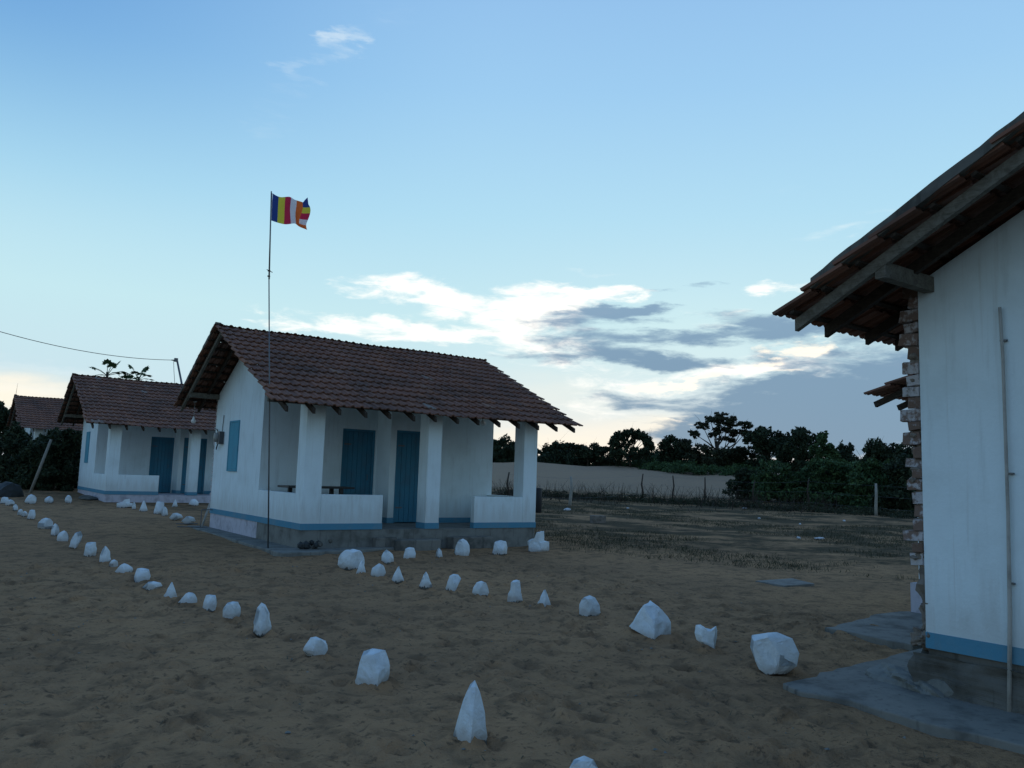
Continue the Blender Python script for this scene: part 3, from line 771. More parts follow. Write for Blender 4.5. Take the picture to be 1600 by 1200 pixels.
# apron slab, steps
sl = MB(); zt = -.36
sl.prism([(-.65, -.75), (.8, -.58), (2.15, -.22), (2.15, .0), (0, 0), (0, D_+.5), (-.42, D_+.5), (-.55, 3)], 'z', -.55, zt)
obj('apron_slab', sl, CONC, H1, bevel=.02)
for (a, b, y, zz) in ((1.98, 3.08, -.33, -.21), (3.42, 4.48, -.30, -.17)):
    s_ = MB(); s_.box(a, b, y, .01, -.6, zz); obj('step', s_, SLAB, H1, bevel=.02)
for (a, b) in ((2.0, 2.8),):
    s_ = MB(); s_.box(a-.4, a+.1, -.16, .01, -.6, -.16); obj('step', s_, SLAB, H1, bevel=.02)
tb = thing('porch_table', 'dark wooden table standing in the porch behind the low wall', 'table', H1.location+Vector((.9, 1.9, 0)))
t_ = MB(); t_.box(-.62, .95, -.35, .35, .80, .845); obj('tabletop', t_, TABLE, tb, bevel=.006)
for xx, yy in ((-.35, -.27), (.65, -.27), (-.35, .27), (.65, .27)):
    t_ = MB(); t_.box(xx-.04, xx+.04, yy-.04, yy+.04, 0, .80); obj('leg', t_, TABLE, tb)

# second bungalow corner detail: sand drift chunk at the plinth
lump(H2, 'plinth_chunk', (-.25, 2.0, -.22), (.35, 1.3, .15), 6, CONC_DARK)

# right slabs: real steps lying on the sand
def slab(name, poly, z0, z1, label, cat, mat=SLAB):
    c = sum((Vector((p[0], p[1], 0)) for p in poly), Vector())/len(poly)
    m_ = MB(); m_.prism([(p[0]-c.x, p[1]-c.y) for p in poly], 'z', z0, z1)
    o = obj(name, m_, mat, None, bevel=.012, loc=(c.x, c.y, 0)); return tag(o, label, cat)
def ragged(pts, amp, n):
    out = []
    for i in range(len(pts)):
        a, b = Vector(pts[i]), Vector(pts[(i+1) % len(pts)]); k = max(1, int((b-a).length/n))
        for j in range(k):
            p = a.lerp(b, j/k); out.append((p.x+rnd.gauss(0, amp), p.y+rnd.gauss(0, amp)))
    return out
slab('cement_apron', ragged([(6.06, 4.42), (5.97, 4.22), (6.04, 3.8), (6.0, 3.42), (6.03, 3.0), (6.11, 2.59), (6.1, 1.0), (6.1, -3.4), (12.5, -3.4), (12.5, -2.4), (7.05, -2.4), (7.05, 3.5), (9, 3.6), (9, 4.7)], .016, .16),
     -.14, 0.0, 'grey cement apron around the base of the nearest bungalow', 'pavement')
slab('cement_pad', ragged([(8.64, 5.74), (8.67, 5.39), (8.58, 4.98), (8.63, 4.72), (10.9, 4.72), (10.9, 6.02), (10.2, 6.04)], .018, .17), -.10, .04, 'flat cement pad on the sand behind the bungalow corner', 'pavement')
p = [on_ground(a, b) for a, b in ((1180, 911), (1226, 919), (1273, 916), (1238, 907))]
slab('loose_slab', [(q.x, q.y) for q in p], p[0].z-.05, p[0].z+.04, 'loose flat concrete slab lying alone on the sand', 'slab')

# outhouse behind the right bungalow
oh = thing('outhouse', 'small white outhouse with a lean-to tile roof peeking out behind the ragged bricks', 'outhouse', (10.95, 4.75, 0))
w = MB(); w.prism([(0, .42), (1.12, .42), (1.12, 2.72), (0, 3.2)], 'x', 0, 2.2); obj('wall', w, WHITE, oh)
w = MB(); w.box(-.09, 2.3, -.02, 1.19, -.1, .42); obj('plinth', w, WHITE_BASE, oh)
tho = math.radians(21)
e0 = at_dist(1352, 614, 11.75) - oh.location
for k in range(4):
    w = MB(); x = .12+k*.62; w.bar((e0.x+x+.1, e0.y-.02, e0.z-.155), (e0.x+x+.1, e0.y-1.95, e0.z-.155+1.93*math.tan(tho)), .055, .08); obj('rafter', w, WOOD_DARK, oh)
ed = Vector((0, -math.cos(tho), math.sin(tho))); ex = Vector((-1, 0, 0)); en = ex.cross(ed)
for i in range(6):
    for j in range(13):
        o = link('roof_tile', TILE_ME, oh)
        pz = e0 + Vector(((j+1)*TW, 0, 0)) + ed*(i*TL*.95) - en*.05 + ex*(rnd.gauss(0, .03) if j == 0 else rnd.gauss(0, .004))
        o.matrix_local = Matrix.Translation(pz) @ (Matrix((ex, ed, en)).transposed() @ Euler((rnd.gauss(0, .01), rnd.gauss(0, .01), rnd.gauss(0, .02))).to_matrix()).to_4x4()

# ------------------------------------------------------------------ flag on its pole
fb = Vector((5.62, 15.0, 0)); rr_ = ray(419, 862); t_ = (G(5.6, 15.0)-CH)/rr_.z
fb = Vector((rr_.x*t_, rr_.y*t_, G(rr_.x*t_, rr_.y*t_)-.05)); yy = fb.y
def ony(px, py, y): r_ = ray(px, py); t = y/r_.y; return Vector((r_.x*t, y, CH+r_.z*t))
jt = ony(420.5, 424, yy); tp = ony(424, 299, yy)
fp = thing('flagpole', 'tall thin steel flagpole standing in the sand in front of the porch bungalow', 'flagpole', fb)
m_ = MB(); m_.tube([(0, 0, 0), (fb.lerp(jt, .5)-fb)+Vector((.02, 0, 0)), jt-fb+Vector((0, 0, -.05))], [.016, .014, .012], 8); obj('lower_pole', m_, STEEL, fp, True)
m_ = MB(); m_.tube([jt-fb+Vector((.01, 0, -.16)), tp-fb], [.017, .013], 8); obj('upper_pole', m_, STEEL, fp, True)
m_ = MB(); 
for dz in (-.11, .0): m_.tube([jt-fb+Vector((0, 0, dz)), jt-fb+Vector((0, 0, dz+.02))], .03, 8)
m_.tube([jt-fb+Vector((-.05, 0, .03)), jt-fb+Vector((.07, 0, -.01))], .008, 6); obj('binding', m_, BLACK, fp)
def flagmat(n, c):
    m, t, b = newmat(n, .8, .1); 
    b.inputs['Base Color'].default_value = (*c, 1)
    tr = t.nodes.new('ShaderNodeBsdfTranslucent'); tr.inputs[0].default_value = (*c, 1)
    mx = t.nodes.new('ShaderNodeMixShader'); mx.inputs[0].default_value = .5
    out = [x for x in t.nodes if x.type == 'OUTPUT_MATERIAL'][0]
    t.links.new(b.outputs[0], mx.inputs[1]); t.links.new(tr.outputs[0], mx.inputs[2]); t.links.new(mx.outputs[0], out.inputs[0])
    return m
FM = [flagmat('flag_blue', (.035, .07, .26)), flagmat('flag_yellow', (.68, .62, .07)), flagmat('flag_red', (.58, .035, .09)), flagmat('flag_white', (.75, .72, .78)), flagmat('flag_orange', (.80, .17, .045))]
f0, f1, f2 = ony(425, 302, yy), ony(423.5, 344.5, yy), ony(481, 346, yy)
W_, H_ = (f2-f1).length, (f0-f1).length
fm = MB(); nu, nv = 48, 30; VV = []
ux = Vector((f2.x-f1.x, 0, 0)).normalized()
for j in range(nv+1):
    for i in range(nu+1):
        u, v = i/nu, j/nv
        wav = .07*u*math.sin(u*9.5+v*1.6) + .03*u*math.sin(u*19-v*3.2)
        x = u*W_*(1-.03*v) + .02*math.sin(v*5+u*4)*u - (.13*sstep(.72, 1, u)*sstep(.35, 1, v)*(.7)) * W_
        z = v*H_*(1-.02*u) - .025*math.sin(u*7.5) - .05*u*u*(v) + .035*sstep(.5, .9, u)*(1-v)*0 + .012*math.sin(11*u+3*v)
        z += .20*H_*max(0, (u-.86)/.14)*max(0, (v-.93)/.07)*(1.1)
        VV.append(f1 + ux*x + Vector((0, wav+.10*sstep(.6, 1, u)*math.sin(v*6), z)))
FF = []; MI = []
for j in range(nv):
    for i in range(nu):
        FF.append((j*(nu+1)+i, j*(nu+1)+i+1, (j+1)*(nu+1)+i+1, (j+1)*(nu+1)+i))
        c = int((i+.5)/nu*6)
        if c < 5: MI.append(c)
        else: MI.append(4-int((j+.5)/nv*5))
fo = thing('flag', 'small flag with blue, yellow, red, white and orange stripes flying from the pole', 'flag', f1)
fm.add([v-f1 for v in VV], FF); fm.mi = MI
o = obj('cloth', fm, FM, fo, True)
m_ = MB(); m_.tube([f1-f1, f0-f1], .012, 6); obj('sleeve', m_, FM[3], fo)

# ------------------------------------------------------------------ painted stones
OUTL = {
 'peak': [(-.5, 0), (-.44, .22), (-.2, .62), (-.05, .95), (.06, 1), (.2, .8), (.34, .38), (.5, .06), (.42, -.1), (-.1, -.14)],
 'block': [(-.5, 0), (-.36, .5), (-.26, .96), (-.05, 1), (.36, .95), (.48, .5), (.44, .04), (.2, -.1), (-.2, -.1)],
 'boulder': [(-.5, .2), (-.47, .55), (-.25, .88), (.02, 1), (.28, .9), (.45, .62), (.5, .3), (.4, .02), (.1, -.1), (-.35, -.04)],
 'flat': [(-.5, .35), (-.22, .95), (.05, 1), (.4, .78), (.5, .4), (.22, .0), (-.05, -.05), (-.3, .08)],
 'slab': [(-.5, .05), (-.35, .5), (-.02, .95), (.3, 1), (.5, .75), (.32, .35), (.14, 0), (-.1, -.1)],
 'notch': [(-.5, .62), (-.44, .9), (-.28, 1), (-.05, .84), (.2, .86), (.42, 1), (.5, .8), (.42, .4), (.32, -.02), (0, .12), (-.4, .35)],
 'wedge': [(-.5, .2), (-.3, .35), (-.1, .9), (.0, 1), (.2, .88), (.42, .58), (.5, .4), (.48, -.02), (.2, .03), (-.2, .1)],
 'tall': [(-.5, .05), (-.45, .5), (-.35, .82), (-.12, 1), (.12, .9), (.34, .7), (.4, .3), (.5, .08), (.2, -.06)],
 'two': [(-.5, 0), (-.45, .42), (-.2, .6), (-.18, .95), (.02, 1), (.3, .97), (.34, .6), (.38, .45), (.5, .08), (.3, -.06), (-.2, -.06)],
 'spike': [(-.5, 0), (-.5, .48), (-.1, .66), (.12, .98), (.24, 1), (.25, .52), (.5, .5), (.5, .1), (.3, -.05), (-.3, -.08)],
 'round': [(-.48, .6), (-.42, .85), (-.1, .95), (.1, 1), (.36, .86), (.5, .5), (.46, .25), (.3, .04), (.02, 0), (-.25, .12), (-.4, .35)],
}
PAINTED = 'white painted stones edging the sandy paths'
def stone(px, py, w, h, kind, label, seed, flip=False, depth=None):
    base = on_ground(px, py-1) if py < 1200 else on_ground(px, py)
    dist = (base-Vector((0, 0, CH))).dot(F); k = dist/FPX
    W, H = w*k, h*k*1.06; r = random.Random(seed)
    D = depth*W if depth else min(max(W*.75, .12), W*1.1)
    pl_ = [((-x if flip else x)+r.gauss(0, .018), z+r.gauss(0, .015)) for x, z in OUTL[kind]]
    n = len(pl_)
    bm = bmesh.new()
    cz = .42
    rings = [(-.5, .55), (-.08, 1.0), (.42, .66)]
    shx = r.choice((-1, 1))*r.uniform(.35, .62)*(.15 if kind in ('peak', 'tall') else 1)
    R_ = []
    for (d, s) in rings:
        ring = []
        for x, z in pl_:
            zz = (z-cz)*((s*(.3 if d < 0 else .75)+(.7 if d < 0 else .25)) if z > cz else (s*.2+.8)) + cz
            ring.append(bm.verts.new(((x*s+shx*(d if d < 0 else 0))*W, d*D+r.gauss(0, .02)*D, zz*H)))
        R_.append(ring)
    for a, b in zip(R_[:-1], R_[1:]):
        for i in range(n): bm.faces.new((a[i], a[(i+1) % n], b[(i+1) % n], b[i]))
    bm.faces.new(R_[0]); bm.faces.new(R_[-1][::-1])
    if kind in ('peak', 'block', 'tall', 'wedge', 'slab'):
        rx = r.uniform(-.12, .16)
        for z_, dd in ((-.02, .88), (.45, .74), (.93, .34)): bm.verts.new(((rx+r.gauss(0, .02))*W, -dd*D, z_*H))
    hull = list(bm.verts)
    if kind not in ('notch', 'spike', 'two'):
        bmesh.ops.convex_hull(bm, input=hull)
        loose = [v for v in bm.verts if not v.link_faces]
        bmesh.ops.delete(bm, geom=loose, context='VERTS')
    bmesh.ops.recalc_face_normals(bm, faces=bm.faces)
    bmesh.ops.triangulate(bm, faces=bm.faces)
    if h > 18:
        bmesh.ops.subdivide_edges(bm, edges=[e_ for e_ in bm.edges if e_.calc_length() > .4*H], cuts=3, use_grid_fill=True)
        bmesh.ops.smooth_vert(bm, verts=bm.verts, factor=.08, use_axis_x=True, use_axis_y=True, use_axis_z=True)
        for v in bm.verts:
            p_ = v.co*(5/max(H, .1)); kx = float(fbm(p_.x+p_.z*.6+seed, p_.y-p_.z*.7, 4, seed)); v.co += v.co.normalized()*kx*.075*H
    me = bpy.data.meshes.new('painted_stone'); bm.to_mesh(me); bm.free(); me.materials.append(ROCK)
    o = link('painted_stone', me, None, (base.x, base.y, base.z)); o.rotation_euler.z = -YAW + math.atan2(-(px-800), FPX) + r.gauss(0, .1)
    tag(o, label, 'stone', PAINTED); return o
for i, (px, py, w, h, kd, lab) in enumerate(ST): stone(px, py, w, h, kd, lab, 100+i, flip=(i % 5 == 3 and kd in ('peak', 'boulder')))

# dark rubble by the porch corners
for (px, py, lab) in ((475, 848, 'heap of dark weeds and rubble on the slab under the left porch corner'), (826, 834, 'dark rubble at the foot of the right porch corner')):
    p = on_ground(px, py+8); r_ = thing('rubble_heap', lab, 'rubble', (p.x, p.y, G(p.x, p.y)+(.08 if px < 600 else 0)))
    if px < 600: r_.location = (H1.location.x+.25, H1.location.y-.18, H1.location.z-.36)
    for k in range(9):
        lump(r_, 'stone_piece', (rnd.gauss(0, .22), rnd.gauss(0, .07), rnd.uniform(.02, .16)), (rnd.uniform(.05, .12),)*3, 70+k, CONC_DARK if k % 2 else DARKBAG, 1)

# ------------------------------------------------------------------ litter and small field things
for (px, py, s, lab) in ((925, 817, 22, 'pale block lying in the field right of the porch bungalow'),):
    p = on_ground(px+9, py); k = (p.length)/FPX; b = MB(); b.box(-s*k/2, s*k/2, -.15, .15, -.05, 11*k); o = obj('concrete_block', b, MORTAR, None, bevel=.02, loc=p)
    o.rotation_euler.z = -.3; tag(o, lab, 'block')
for (px, py, w, lab) in ((1248, 842, 7, 'crumpled white scrap in the middle of the field'), (1280, 843, 20, 'long pale strip of litter in the field'), (1163, 795, 9, 'pale scrap by the foot of the fence'), (1276, 799, 7, 'pale scrap below the green bushes'),
                         (1186, 811, 5, 'small white scrap left in the field grass'), (981, 795, 6, 'small pale scrap near the sand dune side of the field'), (1319, 815, 5, 'tiny pale scrap at the right of the field'), (1250, 820, 4, 'tiny yellowish scrap in the mid field')):
    p = on_ground(px, py); k = p.length/FPX
    l = lump(None, 'litter_scrap', p+Vector((0, 0, .03)), (w*k/2, .1, .05), 30+px, PALE, 2); l.rotation_euler.z = -YAW; tag(l, lab, 'litter')
for q in ((886, 797), ):
    p = on_ground(*q); l = lump(None, 'litter_scrap', p, (.2, .2, .12), 9, PALE, 2); tag(l, 'pale lump at the foot of the bluish fence post', 'litter')

# dark drum behind the porch bungalow
p = on_ground(839, 801); m_ = MB(); k = p.length/FPX
m_.tube([(0, 0, 0), (0, 0, .03), (0, 0, 38*k*.5), (0, 0, 38*k-.03), (0, 0, 38*k)], [.17, .19, .2, .19, .17], 18)
tag(obj('water_drum', m_, BLACK, None, True, loc=p), 'dark upright drum just right of the porch bungalow', 'drum')

# metal stand and leaning stick at the rear corner of the porch bungalow
p = on_ground(313, 826); st_ = thing('metal_stand', 'low dark metal stand at the rear corner of the porch bungalow', 'stand', p); k = p.length/FPX
m_ = MB(); 
for a, b in (((0, 0, 0), (0, 0, 27*k)), ((0, 0, 27*k), (18*k, 0, 27*k)), ((-32*k, 0, 3*k), (10*k, 0, 2*k)), ((-30*k, .3, 6*k), (0, .3, 6*k))): m_.tube([a, b], .012, 6)
obj('frame', m_, STEEL, st_)
a = on_ground(315, 824); b_ = at_dist(328, 787, a.length*1.0); m_ = MB(); m_.tube([(0, 0, 0), b_-a], .03, 8)
tag(obj('leaning_stick', m_, WOOD_GREY, None, True, loc=a), 'short pale stick leaning on the rear corner of the porch bungalow', 'stick')

# fence: posts (tall enough to read) and wires
FP = [(794, 783, 738), (890, 790, 745), (1003, 783, 741), (1051, 783, 744), (1101, 784, 747), (1178, 793, 753), (1264, 797, 752), (1369, 806, 760), (1462, 815, 765)]
fence = thing('wire_fence', 'low wire fence of crooked wooden posts across the field before the dune', 'fence', (0, 0, 0))
tops = []
for i, (px, pb, pt) in enumerate(FP):
    p = on_ground(px, pb); k = p.length/FPX; h = (pb-pt)*k*.99; r_ = random.Random(i)
    m_ = MB(); m_.tube([(0, 0, -.3), (r_.gauss(0, .04), 0, h*.3), (r_.gauss(0, .08), 0, h*.6), (r_.gauss(0, .05)+.04, 0, h)], [.085, .08, .07, .06] if i in (1, 7) else [.05, .05, .045, .035], 8)
    o = obj('post', m_, WOOD_GREY if i in (1, 7) else WOOD_DARK, fence, True, loc=p); tops.append((p, h))
for hh in (.25, .6, .93):
    m_ = MB(); pts = []
    for (p, h), (p2, h2) in zip(tops[:-1], tops[1:]):
        for s_ in (0, .33, .66): pts.append(p.lerp(p2, s_)+Vector((0, 0, (h+(h2-h)*s_)*hh-.03*math.sin(math.pi*s_))))
    pts.append(tops[-1][0]+Vector((0, 0, tops[-1][1]*hh))); m_.tube(pts, .0035, 5); obj('wire', m_, STEEL, fence)

# ------------------------------------------------------------------ vegetation
def leafmesh(name, blobs_, n, size, mat, hollow=.55, seed=1, up=.0, ragged_=18):
    g = np.random.default_rng(seed); vol = np.array([b[3]*b[4]*b[5] for b in blobs_])**.67; cnt = (vol/vol.sum()*n).astype(int)+1
    C, T = [], []
    if ragged_:
        nb = []
        for (x, y, z, a, b, c) in blobs_:
            nb.append((x, y, z, a*.66, b*.66, c*.66))
            for _ in range(ragged_):
                d = g.normal(size=3); d /= np.linalg.norm(d); q = g.uniform(.55, 1.0); rr = .12+.34*g.random()**1.6
                nb.append((x+d[0]*a*q, y+d[1]*b*q, z+d[2]*c*q, a*rr, b*rr, max(c*rr, a*rr*.45)))
        blobs_ = nb
        vol = np.array([b[3]*b[4]*b[5] for b in blobs_])**.6; cnt = (vol/vol.sum()*n).astype(int)+1
    for (x, y, z, a, b, c), k in zip(blobs_, cnt):
        d = g.normal(size=(k, 3)); d /= np.linalg.norm(d, axis=1)[:, None]
        # lumpy radius: sub-clusters
        sub = g.normal(size=(max(5, k//90), 3)); sub /= np.linalg.norm(sub, axis=1)[:, None]
        near_ = (d @ sub.T).max(1); rad = (hollow+(1-hollow)*g.random(k)**.5)*(.72+.34*sstep(.75, 1., near_)+.05*g.normal(size=k))
        C.append(np.array([x, y, z]) + d*rad[:, None]*np.array([a, b, c])); T.append(np.clip(.25+.45*sstep(.8, 1, near_)+.2*g.normal(size=k), 0, 1))
    C = np.concatenate(C); T = np.concatenate(T); m = len(C)
    size = size*.55
    nrm = g.normal(size=(m, 3)); nrm[:, 2] = np.abs(nrm[:, 2])+up; nrm /= np.linalg.norm(nrm, axis=1)[:, None]
    t1 = np.cross(nrm, g.normal(size=(m, 3))); t1 /= np.linalg.norm(t1, axis=1)[:, None]; t2 = np.cross(nrm, t1)
    s = size*(.5+g.random(m))[:, None]
    V = np.stack([C-t1*s, C-t2*s*.45, C+t1*s, C+t2*s*.45], 1).reshape(-1, 3)
    me = bpy.data.meshes.new(name); me.vertices.add(m*4); me.vertices.foreach_set('co', V.astype(np.float32).ravel())
    me.loops.add(m*4); me.loops.foreach_set('vertex_index', np.arange(m*4, dtype=np.int32)); me.polygons.add(m)
    me.polygons.foreach_set('loop_start', np.arange(0, m*4, 4, dtype=np.int32)); me.update(calc_edges=True)
    at = me.attributes.new('tint', 'FLOAT', 'POINT'); at.data.foreach_set('value', np.repeat(T, 4).astype(np.float32))
    me.materials.append(mat); return me
def tree(px, top, wpx, dist, label, mat=LEAF_D, kind='round', seed=1, n=2600, name='tree', cat='tree', group='dark trees along the horizon', low=.12, leaf=.26):
    r = random.Random(seed)
    d = ray(px, 745).normalized(); bx, by = d.x*dist, d.y*dist; gz = G(bx, by)
    topz = at_dist(px, top, dist/math.hypot(ray(px, top).x, ray(px, top).y)).z
    H = max(topz-gz, 1.); W = wpx*dist/FPX/2*1.05
    root = thing(name, label, cat, (bx, by, gz), group)
    bl = []; ex_ = Vector((R0.x, R0.y, 0)); ey_ = Vector((math.sin(YAW), math.cos(YAW), 0))
    def B(u, w_, z, a, c): q = ex_*u*W+ey_*w_*W; bl.append((q.x, q.y, z*H, a*W, a*W, c*H))
    if kind == 'round':
        B(0, 0, .62, .75, .36)
        for k in range(9):
            th = k*.7+r.random(); B(.62*math.cos(th)*r.uniform(.7, 1), .5*math.sin(th), r.uniform(.35, .78), r.uniform(.28, .45), r.uniform(.14, .22))
        B(r.uniform(-.2, .2), 0, .86, .4, .14); B(0, 0, low+.12, .8, .16)
    elif kind == 'dome':
        for k in range(14):
            a_ = math.pi*(k+.5)/14; B(-.78*math.cos(a_), r.uniform(-.3, .3), .50+.36*math.sin(a_), .26, .13)
        B(-.5, 0, .3, .5, .25); B(.75, .1, .48, .22, .2); B(-.2, .2, .55, .45, .2); B(.35, -.2, .30, .5, .2)
    elif kind == 'umbrella':
        for (u, z, a, c) in ((.12, .93, .24, .06), (-.18, .88, .16, .05), (.0, .82, .34, .08), (.42, .84, .34, .09), (.78, .78, .30, .08), (-.42, .74, .26, .07), (.2, .70, .42, .09), (.62, .66, .36, .08), (-.12, .60, .22, .05), (.95, .66, .2, .05), (-.72, .60, .20, .07), (.35, .54, .30, .05), (-.95, .46, .26, .09), (0, .22, 1.1, .20), (.7, .30, .5, .15), (-.7, .32, .4, .14)): B(u, r.uniform(-.3, .3), z, a, c)
    elif kind == 'wispy':
        B(0, 0, .5, .8, .42)
        for k in range(8): B(r.uniform(-.8, .8), 0, r.uniform(.5, .86), .3, .12)
    elif kind == 'cone':
        B(0, 0, .3, .85, .28); B(-.1, 0, .55, .6, .24); B(-.12, 0, .8, .3, .18); B(.45, 0, .45, .45, .2)
    elif kind == 'bush':
        B(0, 0, .42, .9, .44); B(-.5, -.2, .16, .6, .2); B(.5, -.2, .16, .6, .2); B(0, -.4, .14, .6, .18)
        for k in range(9): B(r.uniform(-.8, .8), r.uniform(-.6, .1), r.uniform(.25, .8), r.uniform(.25, .4), r.uniform(.14, .24))
    link('crown', leafmesh('crown', bl, int(n*2.7), leaf, mat, seed=seed, hollow=.4 if kind != 'umbrella' else .2), root)
    tk = MB(); tr = max(.10, H*.028)
    tk.tube([(0, 0, -.4), (r.gauss(0, .1), r.gauss(0, .1), H*.25), (r.gauss(0, .2), r.gauss(0, .2), H*.5)], [tr*1.3, tr, tr*.7], 7)
    for b in bl[:12]:
        m0 = Vector((0, 0, H*r.uniform(.15, .42))); e_ = Vector(b[:3]); mid = m0.lerp(e_, .5)+Vector((r.gauss(0, .2), r.gauss(0, .2), -.1*H*r.random()))
        tk.tube([m0, mid, e_], [tr*.55, tr*.38, tr*.12], 5)
    if kind in ('wispy', 'umbrella', 'dome'):
        for k in range(40 if kind == 'wispy' else 26):
            b = r.choice(bl); c_ = Vector(b[:3]); e_ = c_+Vector((r.gauss(0, b[3]*.7), r.gauss(0, b[3]*.6), abs(r.gauss(0, 1))*b[5]*1.25)); tk.tube([c_, c_.lerp(e_, .55)+Vector((r.gauss(0, .1), 0, 0)), e_], [tr*.16, tr*.1, tr*.03], 4)
    obj('trunk', tk, BARK, root, True)
    return root
tree(785, 684, 60, 95, 'dark tree seen through the open right side of the porch', seed=1)
tree(857, 689, 52, 97, 'low dark tree just right of the porch column', seed=2, kind='wispy')
tree(880, 694, 44, 99, 'small dark tree in the dip between two taller ones, above the dune left end', seed=21)
tree(918, 688, 70, 95, 'spreading dark tree left of the domed one', LEAF_D, seed=3, n=3400, kind='wispy')
tree(985, 668, 68, 92, 'domed dark tree with sky showing through its right side', LEAF_D, 'dome', 4, 4200)
tree(1052, 680, 56, 92, 'dark tree between the domed tree and the tall umbrella-shaped one', LEAF_D, 'round', 5, 2600)
tree(1120, 642, 92, 88, 'tall open umbrella-shaped tree, highest on the horizon', LEAF_O, 'umbrella', 6, 5200)
tree(1196, 665, 78, 86, 'broad dark tree right of the umbrella-shaped tree', LEAF_D, 'round', 7, 4200)
tree(1244, 664, 72, 84, 'broad dark tree, second right of the umbrella-shaped tree', LEAF_D, 'round', 8, 4000)
tree(1291, 671, 62, 76, 'greener cone-shaped tree on the horizon', LEAF_G, 'cone', 9, 3600)
tree(1322, 690, 46, 80, 'small dark tree right of the greener cone-shaped one', LEAF_D, 'round', 10, 2200)
tree(1392, 688, 92, 66, 'loose twiggy tree beside the right bungalow', LEAF_D, 'wispy', 12, 4800)
tree(1452, 690, 90, 66, 'dark tree mostly behind the ragged bricks', LEAF_D, 'round', 13, 2600)
GB = 'green bushes beyond the fence'
tree(1186, 728, 92, 62, 'low bush at the right end of the dune', LEAF_D, 'bush', 31, 3600, 'bush', 'bush', GB, leaf=.2)
tree(1232, 710, 110, 60, 'large bush right of the dune, second from its end', LEAF_G, 'bush', 32, 5200, 'bush', 'bush', GB, leaf=.2)
tree(1302, 706, 110, 58, 'large green bush below the cone-shaped tree', LEAF_G, 'bush', 33, 5200, 'bush', 'bush', GB, leaf=.2)
tree(1362, 712, 100, 56, 'rounded bush behind the pale crooked fence post', LEAF_G, 'bush', 34, 4600, 'bush', 'bush', GB, leaf=.2)
tree(1425, 706, 110, 55, 'bush touching the ragged bricks of the right bungalow', LEAF_D, 'bush', 35, 4200, 'bush', 'bush', GB, leaf=.2)
# scrub belt behind the dune (reads as one mass) and on the dune's right shoulder
def belt(pts, n, size, mat, name, seed, zoff=0):
    bl = []
    r = random.Random(seed)
    for (px, dist, h, wid) in pts:
        d = ray(px, 745).normalized(); x, y = d.x*dist, d.y*dist; bl.append((x, y, G(x, y)+h*.25+zoff, wid, wid, h*.62))
    me = leafmesh(name, bl, n, size, mat, .3, seed); return tag(link(name, me), kind='stuff')
belt([(px, 99+rnd.uniform(-3, 3), 2.7+rnd.uniform(-.9, .9), 2.6) for px in range(745, 1480, 18)], 60000, .3, LEAF_D, 'scrub_belt', 41)
def march(px, py):
    r_ = ray(px, py); t = 45.
    while t < 115:
        if CH+r_.z*t < G(r_.x*t, r_.y*t): return t
        t += .4
    return None
bl = []
for k in range(150):
    t_ = rnd.random(); px = 950+t_*235; py = float(np.interp(px, [950, 1010, 1060, 1160, 1190], [723, 734, 742, 746, 748]))
    t = None
    while t is None and py < 765: t = march(px, py); py += 1
    if t is None: continue
    dd_ = ray(px, 745).normalized(); q = rnd.random()
    bl.append((px, t*math.hypot(ray(px, py).x, ray(px, py).y)*1.0+1.5+q*14, .9+1.3*q*rnd.random(), 1.3))
belt(bl, 60000, .2, LEAF_G, 'dune_scrub', 42)
belt([(px, 52-(px-840)*.008+rnd.uniform(-1.5, 1.5), .30+.35*rnd.random()**2, .9) for px in range(780, 1480, 7)], 26000, .09, LEAF_O, 'fence_weeds', 43)

# left side: bush before the farthest bungalow, trees, papaya crowns over the roof
LG = 'plants at the far left'
tree(82, 654, 84, 41, 'big dark bush hiding the farthest bungalow', LEAF_D, 'bush', 51, 6000, 'bush', 'bush', LG, leaf=.16)
tree(108, 680, 40, 43, 'dark bush tucked against the rear corner of the second bungalow', LEAF_D, 'bush', 52, 3000, 'bush', 'bush', LG, leaf=.16)
tree(26, 655, 58, 44, 'dark bush before the left end of the farthest bungalow', LEAF_D, 'bush', 57, 2600, 'bush', 'bush', LG, leaf=.15)
tree(48, 690, 44, 42, 'lower dark bush at the left of the big one', LEAF_D, 'bush', 53, 3000, 'bush', 'bush', LG, leaf=.15)
tree(-12, 616, 60, 72, 'dark tree at the very left edge behind the farthest bungalow', LEAF_D, 'wispy', 54, 3500, group=LG)
tree(0, 700, 60, 60, 'low shrub left of the farthest bungalow', LEAF_O, 'bush', 55, 2200, 'bush', 'bush', LG, leaf=.18)
